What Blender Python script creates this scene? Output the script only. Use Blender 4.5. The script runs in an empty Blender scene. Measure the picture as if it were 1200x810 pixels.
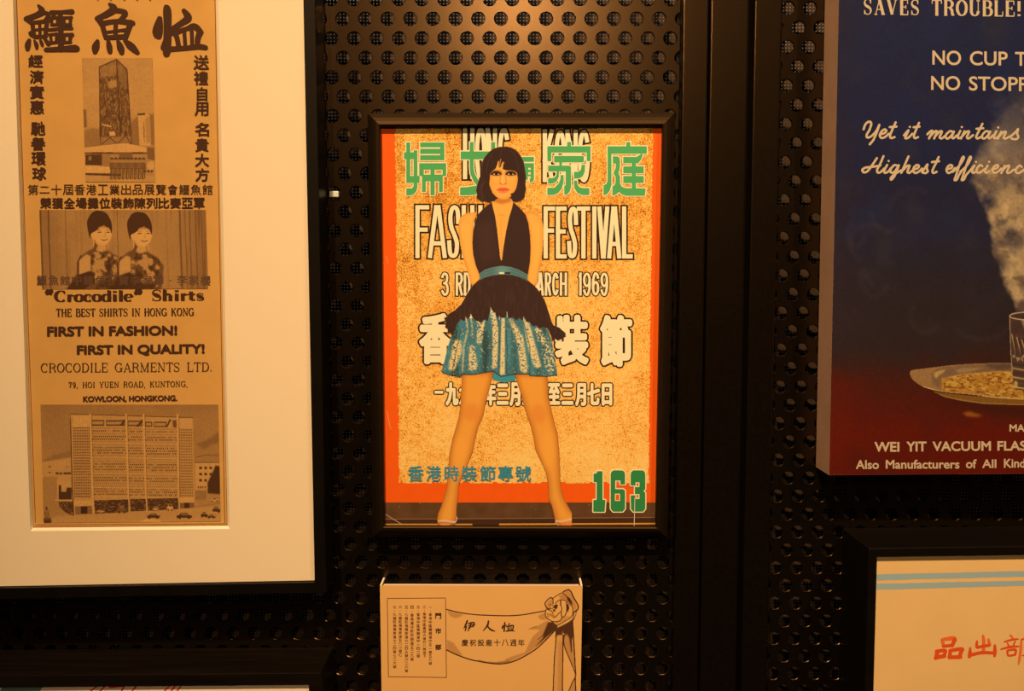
import bpy, bmesh, math, random
import numpy as np
from mathutils import Vector
from mathutils.geometry import delaunay_2d_cdt

random.seed(7)
scene = bpy.context.scene
COL = scene.collection

# ------------------------------------------------------------------ camera
F = 1050.0                                   # focal length in pixels of the 1200 x 810 frame
PITCH = math.atan(F / 13900.0)
DIST = 0.63
cp, sp = math.cos(PITCH), math.sin(PITCH)
CAM = Vector((0.0, -DIST * cp, 1.5 + DIST * sp))
cd = bpy.data.cameras.new('camera')
co = bpy.data.objects.new('camera', cd)
COL.objects.link(co)
cd.sensor_fit = 'HORIZONTAL'
cd.sensor_width = 36.0
cd.lens = 36.0 * F / 1200.0
cd.clip_start = 0.01
co.location = CAM
co.rotation_euler = (math.pi / 2 - PITCH, 0, 0)
scene.camera = co

# ------------------------------------------------------------------ light
scene.view_settings.view_transform = 'Standard'
scene.view_settings.look = 'None'
scene.view_settings.gamma = 1.0
scene.view_settings.use_curve_mapping = False
scene.view_settings.exposure = 0.0

world = bpy.data.worlds.new('world')
scene.world = world
world.use_nodes = True
world.node_tree.nodes['Background'].inputs[0].default_value = (1.0, 0.62, 0.34, 1)
world.node_tree.nodes['Background'].inputs[1].default_value = 0.012

WARM = (1.0, 0.555, 0.222)


def spot(name, loc, target, power, size, blend, radius, color=WARM):
    l = bpy.data.lights.new(name, 'SPOT')
    l.energy = power
    l.color = color
    l.spot_size = math.radians(size)
    l.spot_blend = blend
    l.shadow_soft_size = radius
    o = bpy.data.objects.new(name, l)
    COL.objects.link(o)
    o.location = loc
    d = Vector(target) - Vector(loc)
    o.rotation_euler = d.to_track_quat('-Z', 'Y').to_euler()
    return o


spot('gallery_spot_left', (-0.30, -1.15, 2.98), (0.08, 0.0, 1.52), 190, 53, 1.0, 0.026)
spot('gallery_spot_right', (0.80, -0.92, 2.70), (0.28, 0.0, 1.46), 57, 40, 1.0, 0.024)
# a further spot across the room: gives the sheen on the painted steel
spot('gallery_spot_far', (0.015, -2.0, 2.34), (0.0, 0.0, 1.60), 35, 40, 1.0, 0.03)


def area(name, loc, rot, power, sx, sy, color):
    l = bpy.data.lights.new(name, 'AREA')
    l.shape = 'RECTANGLE'
    l.size, l.size_y = sx, sy
    l.energy = power
    l.color = color
    o = bpy.data.objects.new(name, l)
    COL.objects.link(o)
    o.location = loc
    o.rotation_euler = rot
    return o


# lamp of the space behind the perforated wall
area('cavity_lamp', (0.0, 0.27, 1.98), (math.radians(25), 0, 0), 1.2, 1.2, 0.06, (1.0, 0.78, 0.55))

# ------------------------------------------------------------------ helpers


def P(px, py, y):
    """photo pixel -> point of the vertical plane at depth y"""
    a, b = (px - 600.0) / F, (405.0 - py) / F
    d = Vector((a, cp + b * sp, b * cp - sp))
    t = (y - CAM.y) / d.y
    return CAM + d * t


def Parr(X, Y, y):
    a, b = (X - 600.0) / F, (405.0 - Y) / F
    dy = cp + b * sp
    dz = b * cp - sp
    t = (y - CAM.y) / dy
    return np.stack([CAM.x + a * t, np.broadcast_to(y, a.shape) + 0 * a, CAM.z + dz * t], -1)


def lin(c):
    c = np.asarray(c, float) / 255.0
    return np.where(c <= 0.04045, c / 12.92, ((c + 0.055) / 1.055) ** 2.4)


# white balance of each place: photo colour / light there = colour of the thing itself
EV = {'left': (1.15, 0.64, 0.255), 'cover': (1.16, 0.644, 0.257), 'card': (0.92, 0.511, 0.204),
      'board': (1.45, 0.80, 0.32), 'sheet': (0.86, 0.477, 0.191), 'doc': (0.5, 0.28, 0.111)}


def albedo(rgb, key):
    return np.clip(lin(rgb) / np.array(EV[key]), 0.002, 0.92)


_mats = {}


def ink(rgb, key, rough=0.7, spec=0.2, noise=0.0, nscale=300.0):
    k = (tuple(rgb), key, rough, spec, noise)
    if k in _mats:
        return _mats[k]
    m = bpy.data.materials.new('ink_%s_%d' % (key, len(_mats)))
    m.use_nodes = True
    nt = m.node_tree
    b = nt.nodes['Principled BSDF']
    c = albedo(rgb, key)
    b.inputs['Roughness'].default_value = rough
    b.inputs['Specular IOR Level'].default_value = spec
    b.inputs['Base Color'].default_value = (*c, 1)
    if noise:
        tc = nt.nodes.new('ShaderNodeTexCoord')
        n = nt.nodes.new('ShaderNodeTexNoise')
        n.inputs['Scale'].default_value = nscale
        n.inputs['Detail'].default_value = 4
        nt.links.new(tc.outputs['Object'], n.inputs['Vector'])
        r = nt.nodes.new('ShaderNodeMapRange')
        r.inputs['From Min'].default_value = 0.25
        r.inputs['From Max'].default_value = 0.75
        r.inputs['To Min'].default_value = 1 - noise
        r.inputs['To Max'].default_value = 1 + noise
        nt.links.new(n.outputs['Fac'], r.inputs['Value'])
        mx = nt.nodes.new('ShaderNodeVectorMath')
        mx.operation = 'SCALE'
        mx.inputs[0].default_value = tuple(c)
        nt.links.new(r.outputs['Result'], mx.inputs['Scale'])
        nt.links.new(mx.outputs[0], b.inputs['Base Color'])
    _mats[k] = m
    return m


def simple(name, rgb, rough=0.5, spec=0.5, metallic=0.0):
    """plain material from linear colour"""
    m = bpy.data.materials.new(name)
    m.use_nodes = True
    b = m.node_tree.nodes['Principled BSDF']
    b.inputs['Base Color'].default_value = (*rgb, 1)
    b.inputs['Roughness'].default_value = rough
    b.inputs['Specular IOR Level'].default_value = spec
    b.inputs['Metallic'].default_value = metallic
    return m


def noisy(name, c0, c1, rough=0.5, spec=0.5, scale=(40, 40, 40), detail=5, bump=0.0):
    m = simple(name, c0, rough, spec)
    nt = m.node_tree
    b = nt.nodes['Principled BSDF']
    tc = nt.nodes.new('ShaderNodeTexCoord')
    mp = nt.nodes.new('ShaderNodeMapping')
    mp.inputs['Scale'].default_value = scale
    n = nt.nodes.new('ShaderNodeTexNoise')
    n.inputs['Scale'].default_value = 1.0
    n.inputs['Detail'].default_value = detail
    nt.links.new(tc.outputs['Object'], mp.inputs['Vector'])
    nt.links.new(mp.outputs[0], n.inputs['Vector'])
    rp = nt.nodes.new('ShaderNodeValToRGB')
    rp.color_ramp.elements[0].position = 0.3
    rp.color_ramp.elements[1].position = 0.7
    rp.color_ramp.elements[0].color = (*c0, 1)
    rp.color_ramp.elements[1].color = (*c1, 1)
    nt.links.new(n.outputs['Fac'], rp.inputs['Fac'])
    nt.links.new(rp.outputs['Color'], b.inputs['Base Color'])
    if bump:
        bp = nt.nodes.new('ShaderNodeBump')
        bp.inputs['Strength'].default_value = bump
        bp.inputs['Distance'].default_value = 0.0005
        nt.links.new(n.outputs['Fac'], bp.inputs['Height'])
        nt.links.new(bp.outputs[0], b.inputs['Normal'])
    return m


def painted(name, rough=0.6, spec=0.25):
    """printed picture: colour attribute as base colour"""
    m = simple(name, (0.5, 0.5, 0.5), rough, spec)
    nt = m.node_tree
    a = nt.nodes.new('ShaderNodeVertexColor')
    a.layer_name = 'ink'
    nt.links.new(a.outputs['Color'], nt.nodes['Principled BSDF'].inputs['Base Color'])
    return m


def thing(name, label, cat, loc, group=None):
    o = bpy.data.objects.new(name, None)
    o.empty_display_size = 0.02
    COL.objects.link(o)
    o.location = loc
    o['label'] = label
    o['category'] = cat
    if group:
        o['group'] = group
    return o


def root_of(o):
    while o.parent:
        o = o.parent
    return o


def link_mesh(name, me, parent=None, label=None):
    o = bpy.data.objects.new(name, me)
    COL.objects.link(o)
    if parent:
        o.parent = parent
    if label:
        o['label'] = label
    return o


def origin(parent):
    return root_of(parent).location if parent else Vector((0, 0, 0))


def raw_mesh(name, verts, faces, mats, midx=None, parent=None, label=None, smooth=False):
    og = origin(parent)
    me = bpy.data.meshes.new(name)
    me.from_pydata([tuple(Vector(v) - og) for v in verts], [], faces)
    for m in (mats if isinstance(mats, (list, tuple)) else [mats]):
        me.materials.append(m)
    if midx:
        me.polygons.foreach_set('material_index', midx)
    if smooth:
        me.polygons.foreach_set('use_smooth', [True] * len(me.polygons))
    me.update()
    return link_mesh(name, me, parent, label)


def hull_box(quad_front, yf, yb, verts, faces):
    """box from a world xz quad (4 Vectors) between depths yf and yb"""
    n = len(verts)
    for y in (yf, yb):
        for q in quad_front:
            verts.append((q[0], y, q[2]))
    faces += [[n, n + 3, n + 2, n + 1], [n + 4, n + 5, n + 6, n + 7]]
    for i in range(4):
        j = (i + 1) % 4
        faces.append([n + i, n + j, n + 4 + j, n + 4 + i])


def offset_quad(q, d):
    """offset a quad (TL,TR,BR,BL; world) outward by d in the xz plane"""
    pts = [Vector((p[0], p[2])) for p in q]
    cen = sum(pts, Vector((0, 0))) / 4
    lines = []
    for i in range(4):
        a, b = pts[i], pts[(i + 1) % 4]
        t = (b - a).normalized()
        nrm = Vector((t.y, -t.x))
        if nrm.dot((a + b) / 2 - cen) < 0:
            nrm = -nrm
        lines.append((a + nrm * d, t))
    out = []
    for i in range(4):
        (a, t), (b, s) = lines[i - 1], lines[i]
        den = t.x * s.y - t.y * s.x
        k = ((b.x - a.x) * s.y - (b.y - a.y) * s.x) / den
        out.append(a + t * k)
    return [Vector((o.x, q[0][1], o.y)) for o in out]


def ring_frame(name, quad, profile, mat, parent, label=None, bevel=0.0):
    """picture frame: closed profile [(outward offset, depth y)] swept with mitres round a quad"""
    verts, faces = [], []
    n = len(profile)
    for (off, y) in profile:
        for p in offset_quad(quad, off):
            verts.append((p.x, y, p.z))
    for i in range(n):
        j = (i + 1) % n
        for k in range(4):
            l = (k + 1) % 4
            faces.append([i * 4 + k, i * 4 + l, j * 4 + l, j * 4 + k])
    og = origin(parent)
    bm = bmesh.new()
    vs = [bm.verts.new(Vector(v) - og) for v in verts]
    for f in faces:
        bm.faces.new([vs[i] for i in f])
    bmesh.ops.recalc_face_normals(bm, faces=bm.faces)
    if bevel:
        bmesh.ops.bevel(bm, geom=[e for e in bm.edges if e.calc_face_angle(0) > 0.9], offset=bevel,
                        segments=2, profile=0.5, affect='EDGES')
    me = bpy.data.meshes.new(name)
    bm.to_mesh(me)
    bm.free()
    me.materials.append(mat)
    return link_mesh(name, me, parent, label)


def quadP(q, y):
    return [P(a, b, y) for a, b in q]


# ---------------------------------------------------------------- curves
def sm(pts, closed=False, n=5):
    """Catmull-Rom through points"""
    p = [tuple(map(float, q)) for q in pts]
    m = len(p)
    out = []
    rng = range(m) if closed else range(m - 1)
    dim = len(p[0])
    for i in rng:
        if closed:
            a, b, c, d = p[i - 1], p[i], p[(i + 1) % m], p[(i + 2) % m]
        else:
            a, b, c, d = p[max(i - 1, 0)], p[i], p[i + 1], p[min(i + 2, m - 1)]
        for k in range(n):
            t = k / n
            out.append(tuple(0.5 * (2 * b[z] + (c[z] - a[z]) * t + (2 * a[z] - 5 * b[z] + 4 * c[z] - d[z]) * t * t
                                    + (3 * b[z] - a[z] - 3 * c[z] + d[z]) * t ** 3) for z in range(dim)))
    if not closed:
        out.append(p[-1])
    return out


def arc(cx, cy, rx, ry, a0, a1, n=12):
    return [(cx + rx * math.cos(math.radians(a0 + (a1 - a0) * i / n)),
             cy + ry * math.sin(math.radians(a0 + (a1 - a0) * i / n))) for i in range(n + 1)]


def conv(pts, off, s):
    """crop coordinates -> photo pixels (a third value, a width, is scaled too)"""
    return [(off[0] + p[0] / s, off[1] + p[1] / s) + ((p[2] / s,) if len(p) > 2 else ()) for p in pts]


# ---------------------------------------------------------------- flat printed layers
LAYER = 4.0e-5


def area2(p):
    return abs(sum(p[i - 1][0] * p[i][1] - p[i][0] * p[i - 1][1] for i in range(len(p))))


def covered(x, y, polys):
    for p in polys:
        ins = False
        for i in range(len(p)):
            (xa, ya), (xb, yb) = p[i - 1], p[i]
            if (ya > y) != (yb > y) and x < (xb - xa) * (y - ya) / (yb - ya) + xa:
                ins = not ins
        if ins:
            return True
    return False


def clusters(polys):
    """groups of shapes whose bounding boxes touch"""
    bb = [(min(q[0] for q in p), min(q[1] for q in p), max(q[0] for q in p), max(q[1] for q in p)) for p in polys]
    par = list(range(len(polys)))

    def find(i):
        while par[i] != i:
            par[i] = par[par[i]]
            i = par[i]
        return i
    order = sorted(range(len(polys)), key=lambda i: bb[i][0])
    live = []
    for i in order:
        live = [j for j in live if bb[j][2] >= bb[i][0]]
        for j in live:
            if bb[j][1] <= bb[i][3] and bb[i][1] <= bb[j][3]:
                par[find(j)] = find(i)
        live.append(i)
    out = {}
    for i in range(len(polys)):
        out.setdefault(find(i), []).append(polys[i])
    return list(out.values())


class Sheet:
    """flat ink shapes; the shapes of one colour and layer are merged into one clean outline"""

    def __init__(self, y, key):
        self.y, self.key = y, key
        self.groups, self.mats = {}, []

    def mat(self, col):
        m = col if isinstance(col, bpy.types.Material) else ink(col, self.key)
        if m not in self.mats:
            self.mats.append(m)
        return self.mats.index(m)

    def poly(self, pts, col, layer=1):
        p = []
        for q in pts:
            if not p or abs(q[0] - p[-1][0]) + abs(q[1] - p[-1][1]) > 1e-4:
                p.append((float(q[0]), float(q[1])))
        if len(p) > 2 and abs(q[0] - p[0][0]) + abs(q[1] - p[0][1]) < 1e-4 and pts[0] is not pts[-1]:
            p.pop()
        if len(p) < 3:
            return
        ar = abs(sum(p[i - 1][0] * p[i][1] - p[i][0] * p[i - 1][1] for i in range(len(p)))) / 2
        if 2 * ar / max(math.dist(p[i - 1], p[i]) for i in range(len(p))) < 0.012:
            return                           # sliver
        if len(p) > 2:
            self.groups.setdefault((layer, self.mat(col)), []).append(p)

    def tris(self, px, faces, col, layer=1):
        for f in faces:
            self.poly([px[i] for i in f], col, layer)

    def disc(self, x, y, r, col, layer=1, n=8):
        self.poly([(x + r * math.cos(2 * math.pi * i / n), y + r * math.sin(2 * math.pi * i / n)) for i in range(n)], col, layer)

    def stroke(self, pts, w, col, layer=1, caps=True):
        """polyline; points (x,y) with constant width w or (x,y,w)"""
        q = [(p[0], p[1], p[2] if len(p) > 2 else w) for p in pts]
        if not caps and len(q) == 2 and q[0][2] == q[1][2] == 0:
            return
        for i in range(len(q) - 1):
            a, b = q[i], q[i + 1]
            dx, dy = b[0] - a[0], b[1] - a[1]
            L = math.hypot(dx, dy)
            if L < 1e-6:
                continue
            nx, ny = -dy / L, dx / L
            self.poly([(a[0] + nx * a[2] / 2, a[1] + ny * a[2] / 2), (b[0] + nx * b[2] / 2, b[1] + ny * b[2] / 2),
                       (b[0] - nx * b[2] / 2, b[1] - ny * b[2] / 2), (a[0] - nx * a[2] / 2, a[1] - ny * a[2] / 2)], col, layer)
        for i, p in enumerate(q):
            if caps or 0 < i < len(q) - 1:
                self.disc(p[0], p[1], p[2] / 2, col, layer, 8)

    def rect(self, x0, y0, x1, y1, col, layer=1):
        self.poly([(x0, y0), (x1, y0), (x1, y1), (x0, y1)], col, layer)

    def build(self, name, parent, label=None):
        V, Fc, MI = [], [], []
        for gi, ((layer, k), polys) in enumerate(sorted(self.groups.items())):
            y = self.y - layer * LAYER - gi * 3e-6
            co, fa = [], []
            for cl in clusters(polys):
                c1, f1 = [], []
                for p in cl:
                    if sum(p[i - 1][0] * p[i][1] - p[i][0] * p[i - 1][1] for i in range(len(p))) < 0:
                        p = p[::-1]
                    f1.append(list(range(len(c1), len(c1) + len(p))))
                    c1 += p
                if len(cl) > 1:
                    for tr in range(8):
                        jit = 0.0 if tr == 0 else 0.0004 * tr
                        vv = [Vector((c[0] + random.uniform(-jit, jit), c[1] + random.uniform(-jit, jit))) for c in c1]
                        r = delaunay_2d_cdt(vv, [], f1, 0, 1e-4, True)
                        c2, f2 = [tuple(c) for c in r[0]], [list(f) for f, w in zip(r[2], r[5]) if w]
                        big = sorted(f2, key=lambda f: -area2([c2[i] for i in f]))[:60]
                        if all(covered(sum(c2[i][0] for i in f) / len(f), sum(c2[i][1] for i in f) / len(f), cl) for f in big):
                            break
                    c1, f1 = c2, f2
                k0 = len(co)
                co += c1
                fa += [[k0 + i for i in f] for f in f1]
            n = len(V)
            V += [P(c[0], c[1], y) for c in co]
            for f in fa:
                # all faces look towards the viewer
                ar = sum(co[f[i - 1]][0] * co[f[i]][1] - co[f[i]][0] * co[f[i - 1]][1] for i in range(len(f)))
                Fc.append([n + i for i in (f[::-1] if ar > 0 else f)])
                MI.append(k)
        return raw_mesh(name, V, Fc, self.mats, MI, parent, label)


# ---------------------------------------------------------------- lettering
_gl = {}


def glyphs(body, res):
    if (body, res) in _gl:
        return _gl[body, res]
    c = bpy.data.curves.new('lettering', 'FONT')
    c.body = body
    c.resolution_u = res
    c.fill_mode = 'FRONT'
    o = bpy.data.objects.new('lettering', c)
    COL.objects.link(o)
    dg = bpy.context.evaluated_depsgraph_get()
    me = bpy.data.meshes.new_from_object(o.evaluated_get(dg))
    v = np.array([(q.co.x, q.co.y) for q in me.vertices])
    t = [list(p.vertices) for p in me.polygons]
    cnt = {}
    for f in t:
        for i in range(len(f)):
            e = tuple(sorted((f[i], f[(i + 1) % len(f)])))
            cnt[e] = cnt.get(e, 0) + 1
    ed = [e for e, k in cnt.items() if k == 1]
    bpy.data.objects.remove(o)
    bpy.data.curves.remove(c)
    bpy.data.meshes.remove(me)
    lo, hi = v.min(0), v.max(0)
    v = (v - lo) / np.maximum(hi - lo, 1e-6)
    v[:, 1] = 1 - v[:, 1]
    _gl[body, res] = (v, t, ed)
    return _gl[body, res]


def quad_of(box):
    if len(box) == 4 and not isinstance(box[0], (tuple, list)):
        x0, y0, x1, y1 = box
        return [(x0, y0), (x1, y0), (x1, y1), (x0, y1)]
    return box


def qmap(q, u, v):
    return tuple((q[0][k] * (1 - u) + q[1][k] * u) * (1 - v) + (q[3][k] * (1 - u) + q[2][k] * u) * v for k in (0, 1))


def text(sh, body, box, col, layer=1, bold=0.0, outline=0.0, ocol=None):
    """tight ink bounds of the text are fitted to a pixel box or quad (TL,TR,BR,BL)"""
    q = quad_of(box)
    v, t, ed = glyphs(body, 5 if body.isascii() else 1 if abs(q[3][1] - q[0][1]) < 9 else 2 if abs(q[3][1] - q[0][1]) < 22 else 4)
    # the ink grows by half of bold on every side: shrink the box by it
    k = bold / 2
    q = [(q[0][0] + k, q[0][1] + k), (q[1][0] - k, q[1][1] + k), (q[2][0] - k, q[2][1] - k), (q[3][0] + k, q[3][1] - k)]
    px = [qmap(q, a, b) for a, b in v]

    def grow(w, c, ly):
        used = set()
        for a, b in ed:
            A, B = px[a], px[b]
            dx, dy = B[0] - A[0], B[1] - A[1]
            L = math.hypot(dx, dy)
            if L < 1e-6:
                continue
            nx, ny = -dy / L * w / 2, dx / L * w / 2
            sh.poly([(A[0] + nx, A[1] + ny), (B[0] + nx, B[1] + ny), (B[0] - nx, B[1] - ny), (A[0] - nx, A[1] - ny)], c, ly)
            used.update((a, b))
        for a in used:
            sh.disc(px[a][0], px[a][1], w / 2, c, ly, 4 if w < 0.5 else 6)
    if outline:
        sh.tris(px, t, ocol, layer)
        grow(bold + 2 * outline, ocol, layer)
        layer += 1
    sh.tris(px, t, col, layer)
    if bold:
        grow(bold, col, layer)


# stroke letters: unit cell, y up; strokes (points, mode): a = contrast by direction, t thin, T thick
def S_(pts, n=4):
    return sm(pts, n=n)


def stem(x, h=1.0, s=0.13, top=True, bot=True, mode='T'):
    r = [([(x, 0), (x, h)], mode)]
    if top:
        r.append(([(x - s, h), (x + s, h)], 's'))
    if bot:
        r.append(([(x - s, 0), (x + s, 0)], 's'))
    return r


CURVE_S = S_([(0.86, 0.74), (0.8, 0.93), (0.5, 1.0), (0.2, 0.93), (0.1, 0.76), (0.22, 0.6), (0.5, 0.51), (0.78, 0.4), (0.9, 0.23),
              (0.78, 0.06), (0.48, 0.0), (0.2, 0.06), (0.1, 0.26)])
SERIF = {
    'T': (0.82, [([(0.02, 1), (0.8, 1)], 's'), ([(0.03, 1), (0.03, 0.76)], 't'), ([(0.79, 1), (0.79, 0.76)], 't')] + stem(0.41, top=False)),
    'H': (0.92, stem(0.17) + stem(0.75) + [([(0.17, 0.52), (0.75, 0.52)], 't')]),
    'E': (0.78, stem(0.17) + [([(0.17, 1), (0.72, 1)], 's'), ([(0.71, 1), (0.71, 0.74)], 't'), ([(0.17, 0.52), (0.55, 0.52)], 't'),
                              ([(0.55, 0.64), (0.55, 0.4)], 't'), ([(0.17, 0), (0.74, 0)], 's'), ([(0.73, 0), (0.73, 0.27)], 't')]),
    'F': (0.74, stem(0.17) + [([(0.17, 1), (0.7, 1)], 's'), ([(0.69, 1), (0.69, 0.74)], 't'), ([(0.17, 0.52), (0.55, 0.52)], 't'), ([(0.55, 0.64), (0.55, 0.4)], 't')]),
    'B': (0.82, stem(0.17) + [([(0.17, 1), (0.45, 1)] + arc(0.45, 0.77, 0.24, 0.23, 90, -90, 8) + [(0.17, 0.54)], 'a'),
                              ([(0.17, 0.54), (0.48, 0.54)] + arc(0.48, 0.27, 0.28, 0.27, 90, -90, 8) + [(0.17, 0)], 'a')]),
    'S': (0.72, [([(x * 0.7, y) for x, y in CURVE_S], 'S'), ([(0.61, 1), (0.61, 0.72)], 't'), ([(0.06, 0), (0.06, 0.28)], 't')]),
    'I': (0.42, stem(0.2)),
    'R': (0.9, stem(0.17) + [([(0.17, 1), (0.45, 1)] + arc(0.45, 0.76, 0.27, 0.24, 90, -90, 8) + [(0.17, 0.52)], 'a'),
                             ([(0.5, 0.52), (0.68, 0.35), (0.72, 0.06), (0.88, 0.02)], 'a')]),
    'N': (0.95, [([(0.16, 0), (0.16, 1)], 't'), ([(0.16, 1), (0.78, 0)], 'T'), ([(0.78, 0), (0.78, 1)], 't'),
                 ([(0.02, 0), (0.3, 0)], 's'), ([(0.02, 1), (0.2, 1)], 's'), ([(0.64, 1), (0.92, 1)], 's')]),
    'O': (0.9, [(arc(0.44, 0.5, 0.38, 0.5, 0, 360, 24), 'a')]),
    'G': (0.95, [(arc(0.46, 0.5, 0.4, 0.5, 48, 312, 20) + [(0.74, 0.12), (0.76, 0.4)], 'a'), ([(0.76, 1), (0.76, 0.7)], 't'), ([(0.58, 0.42), (0.92, 0.42)], 's'), ([(0.76, 0.02), (0.76, 0.42)], 'T')]),
    'K': (0.92, stem(0.17) + [([(0.17, 0.4), (0.72, 1)], 't'), ([(0.38, 0.62), (0.76, 0)], 'T'), ([(0.6, 1), (0.86, 1)], 's'), ([(0.62, 0), (0.92, 0)], 's')]),
    'C': (0.86, [(arc(0.45, 0.5, 0.39, 0.5, 45, 315, 20), 'a'), ([(0.73, 1), (0.73, 0.68)], 't')]),
    'D': (0.92, stem(0.17) + [([(0.17, 1), (0.42, 1)] + arc(0.42, 0.5, 0.4, 0.5, 90, -90, 14) + [(0.17, 0)], 'a')]),
    'L': (0.76, stem(0.17) + [([(0.17, 0), (0.72, 0)], 's'), ([(0.71, 0), (0.71, 0.3)], 't')]),
    'A': (0.9, [([(0.1, 0), (0.44, 1)], 't'), ([(0.44, 1), (0.78, 0)], 'T'), ([(0.22, 0.33), (0.66, 0.33)], 't'), ([(-0.02, 0), (0.24, 0)], 's'), ([(0.62, 0), (0.94, 0)], 's')]),
    'M': (1.1, [([(0.15, 0), (0.15, 1)], 't'), ([(0.15, 1), (0.53, 0)], 'T'), ([(0.53, 0), (0.9, 1)], 't'), ([(0.9, 0), (0.9, 1)], 'T'),
                ([(0.02, 0), (0.3, 0)], 's'), ([(0.76, 0), (1.05, 0)], 's'), ([(0.02, 1), (0.2, 1)], 's'), ([(0.86, 1), (1.05, 1)], 's')]),
    'U': (0.92, [([(0.17, 1), (0.17, 0.3)], 'T'), (arc(0.455, 0.3, 0.285, 0.3, 180, 360, 12), 'a'), ([(0.74, 0.3), (0.74, 1)], 't'), ([(0.03, 1), (0.32, 1)], 's'), ([(0.6, 1), (0.88, 1)], 's')]),
    'Y': (0.86, [([(0.1, 1), (0.42, 0.45)], 'T'), ([(0.74, 1), (0.42, 0.45)], 't'), ([(0.42, 0.48), (0.42, 0)], 'T'), ([(-0.02, 1), (0.26, 1)], 's'), ([(0.62, 1), (0.88, 1)], 's'), ([(0.28, 0), (0.56, 0)], 's')]),
    'V': (0.88, [([(0.1, 1), (0.45, 0)], 'T'), ([(0.45, 0), (0.78, 1)], 't'), ([(-0.02, 1), (0.26, 1)], 's'), ([(0.64, 1), (0.9, 1)], 's')]),
    '7': (0.62, [([(0.04, 0.76), (0.06, 1), (0.52, 1)], 'a'), ([(0.54, 1), (0.3, 0.5), (0.24, 0)], 'a')]),
    '9': (0.66, [(arc(0.3, 0.68, 0.22, 0.32, 0, 360, 16), 'a'), ([(0.52, 0.68), (0.5, 0.3), (0.34, 0.02), (0.12, 0.08)], 'a')]),
    ',': (0.3, [([(0.12, 0.06), (0.08, -0.18)], 'T')]),
    '.': (0.3, [([(0.12, 0.0), (0.12, 0.12)], 'T')]),
    '!': (0.4, [([(0.2, 1), (0.2, 0.32)], 'T'), ([(0.2, 0.0), (0.2, 0.13)], 'T')]),
    ' ': (0.5, []),
    'c': (0.62, [(arc(0.32, 0.32, 0.25, 0.32, 50, 320, 14), 'a'), ([(0.48, 0.5), (0.5, 0.46)], 'T')]),
    'r': (0.55, stem(0.18, 0.62, top=False) + [([(0.05, 0.62), (0.2, 0.62)], 's'), ([(0.2, 0.45), (0.3, 0.6), (0.44, 0.58)], 'a'), ([(0.42, 0.58), (0.43, 0.48)], 'T')]),
    'o': (0.66, [(arc(0.32, 0.32, 0.26, 0.32, 0, 360, 18), 'a')]),
    'd': (0.74, [(arc(0.32, 0.32, 0.25, 0.32, 0, 360, 18), 'a')] + [([(0.55, 0), (0.55, 1)], 'T'), ([(0.4, 1), (0.56, 1)], 's'), ([(0.55, 0), (0.7, 0)], 's')]),
    'i': (0.42, stem(0.2, 0.62, top=False) + [([(0.06, 0.62), (0.2, 0.62)], 's'), ([(0.2, 0.8), (0.2, 0.96)], 'T')]),
    'l': (0.42, stem(0.2, 1.0, top=False) + [([(0.06, 1), (0.2, 1)], 's')]),
    'e': (0.64, [([(0.08, 0.36), (0.54, 0.36)], 't'), (arc(0.32, 0.32, 0.25, 0.32, 10, 315, 16), 'a')]),
    'h': (0.82, stem(0.18, 1.0, top=False) + [([(0.05, 1), (0.2, 1)], 's'), ([(0.2, 0.45), (0.34, 0.6), (0.52, 0.6), (0.6, 0.45)], 'a'), ([(0.6, 0.48), (0.6, 0)], 'T'), ([(0.46, 0), (0.74, 0)], 's')]),
    't': (0.56, [([(0.2, 0.82), (0.2, 0.08)], 'T'), ([(0.2, 0.1), (0.3, 0.0), (0.5, 0.1)], 'a'), ([(-0.06, 0.58), (0.52, 0.58)], 's'), ([(0.3, 0.54), (0.52, 0.54)], 's')]),
    's': (0.56, [([(x * 0.54, y * 0.63) for x, y in CURVE_S], 'S'), ([(0.46, 0.63), (0.46, 0.44)], 't'), ([(0.06, 0), (0.06, 0.19)], 't')]),
    '“': (0.7, [(S_([(0.25, 1.0), (0.12, 0.9), (0.16, 0.76)]), 'T'), (S_([(0.5, 1.0), (0.37, 0.9), (0.41, 0.76)]), 'T')]),
    '”': (0.7, [(S_([(0.24, 1.0), (0.3, 0.86), (0.16, 0.72)]), 'T'), (S_([(0.49, 1.0), (0.55, 0.86), (0.41, 0.72)]), 'T')]),
}


def serif(sh, body, box, col, layer=1, T=2.0, t=0.8, s=None, space=0.08, word=0.5):
    """serif lettering between x0..x1, cap top..baseline of the quad; stroke widths in pixels"""
    q = quad_of(box)
    s = s or t * 1.25
    adv, x = [], 0.0
    for ch in body:
        adv.append(x)
        x += (word if ch == ' ' else SERIF[ch][0] + space)
    tot = x - space
    k = 0.0
    for ch, ax in zip(body, adv):
        for pts, mode in SERIF[ch][1]:
            px = [qmap(q, (ax + p[0]) / tot, 1 - p[1]) for p in pts]
            if mode in 'tTs':
                w = {'t': t, 'T': T, 's': s}[mode]
                sh.stroke([(a, b, w) for a, b in px], w, col, layer, caps=False)
            else:
                out = []
                for i, (a, b) in enumerate(px):
                    A, B = px[max(i - 1, 0)], px[min(i + 1, len(px) - 1)]
                    L = math.hypot(B[0] - A[0], B[1] - A[1]) or 1
                    f = abs(B[1] - A[1]) / L
                    if mode == 'S':
                        m = i / (len(px) - 1)
                        f = max(0.0, 1 - abs(m - 0.5) * 3.2)
                    out.append((a, b, t + (T - t) * f ** 1.3))
                sh.stroke(out, 1, col, layer, caps=False)


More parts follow.
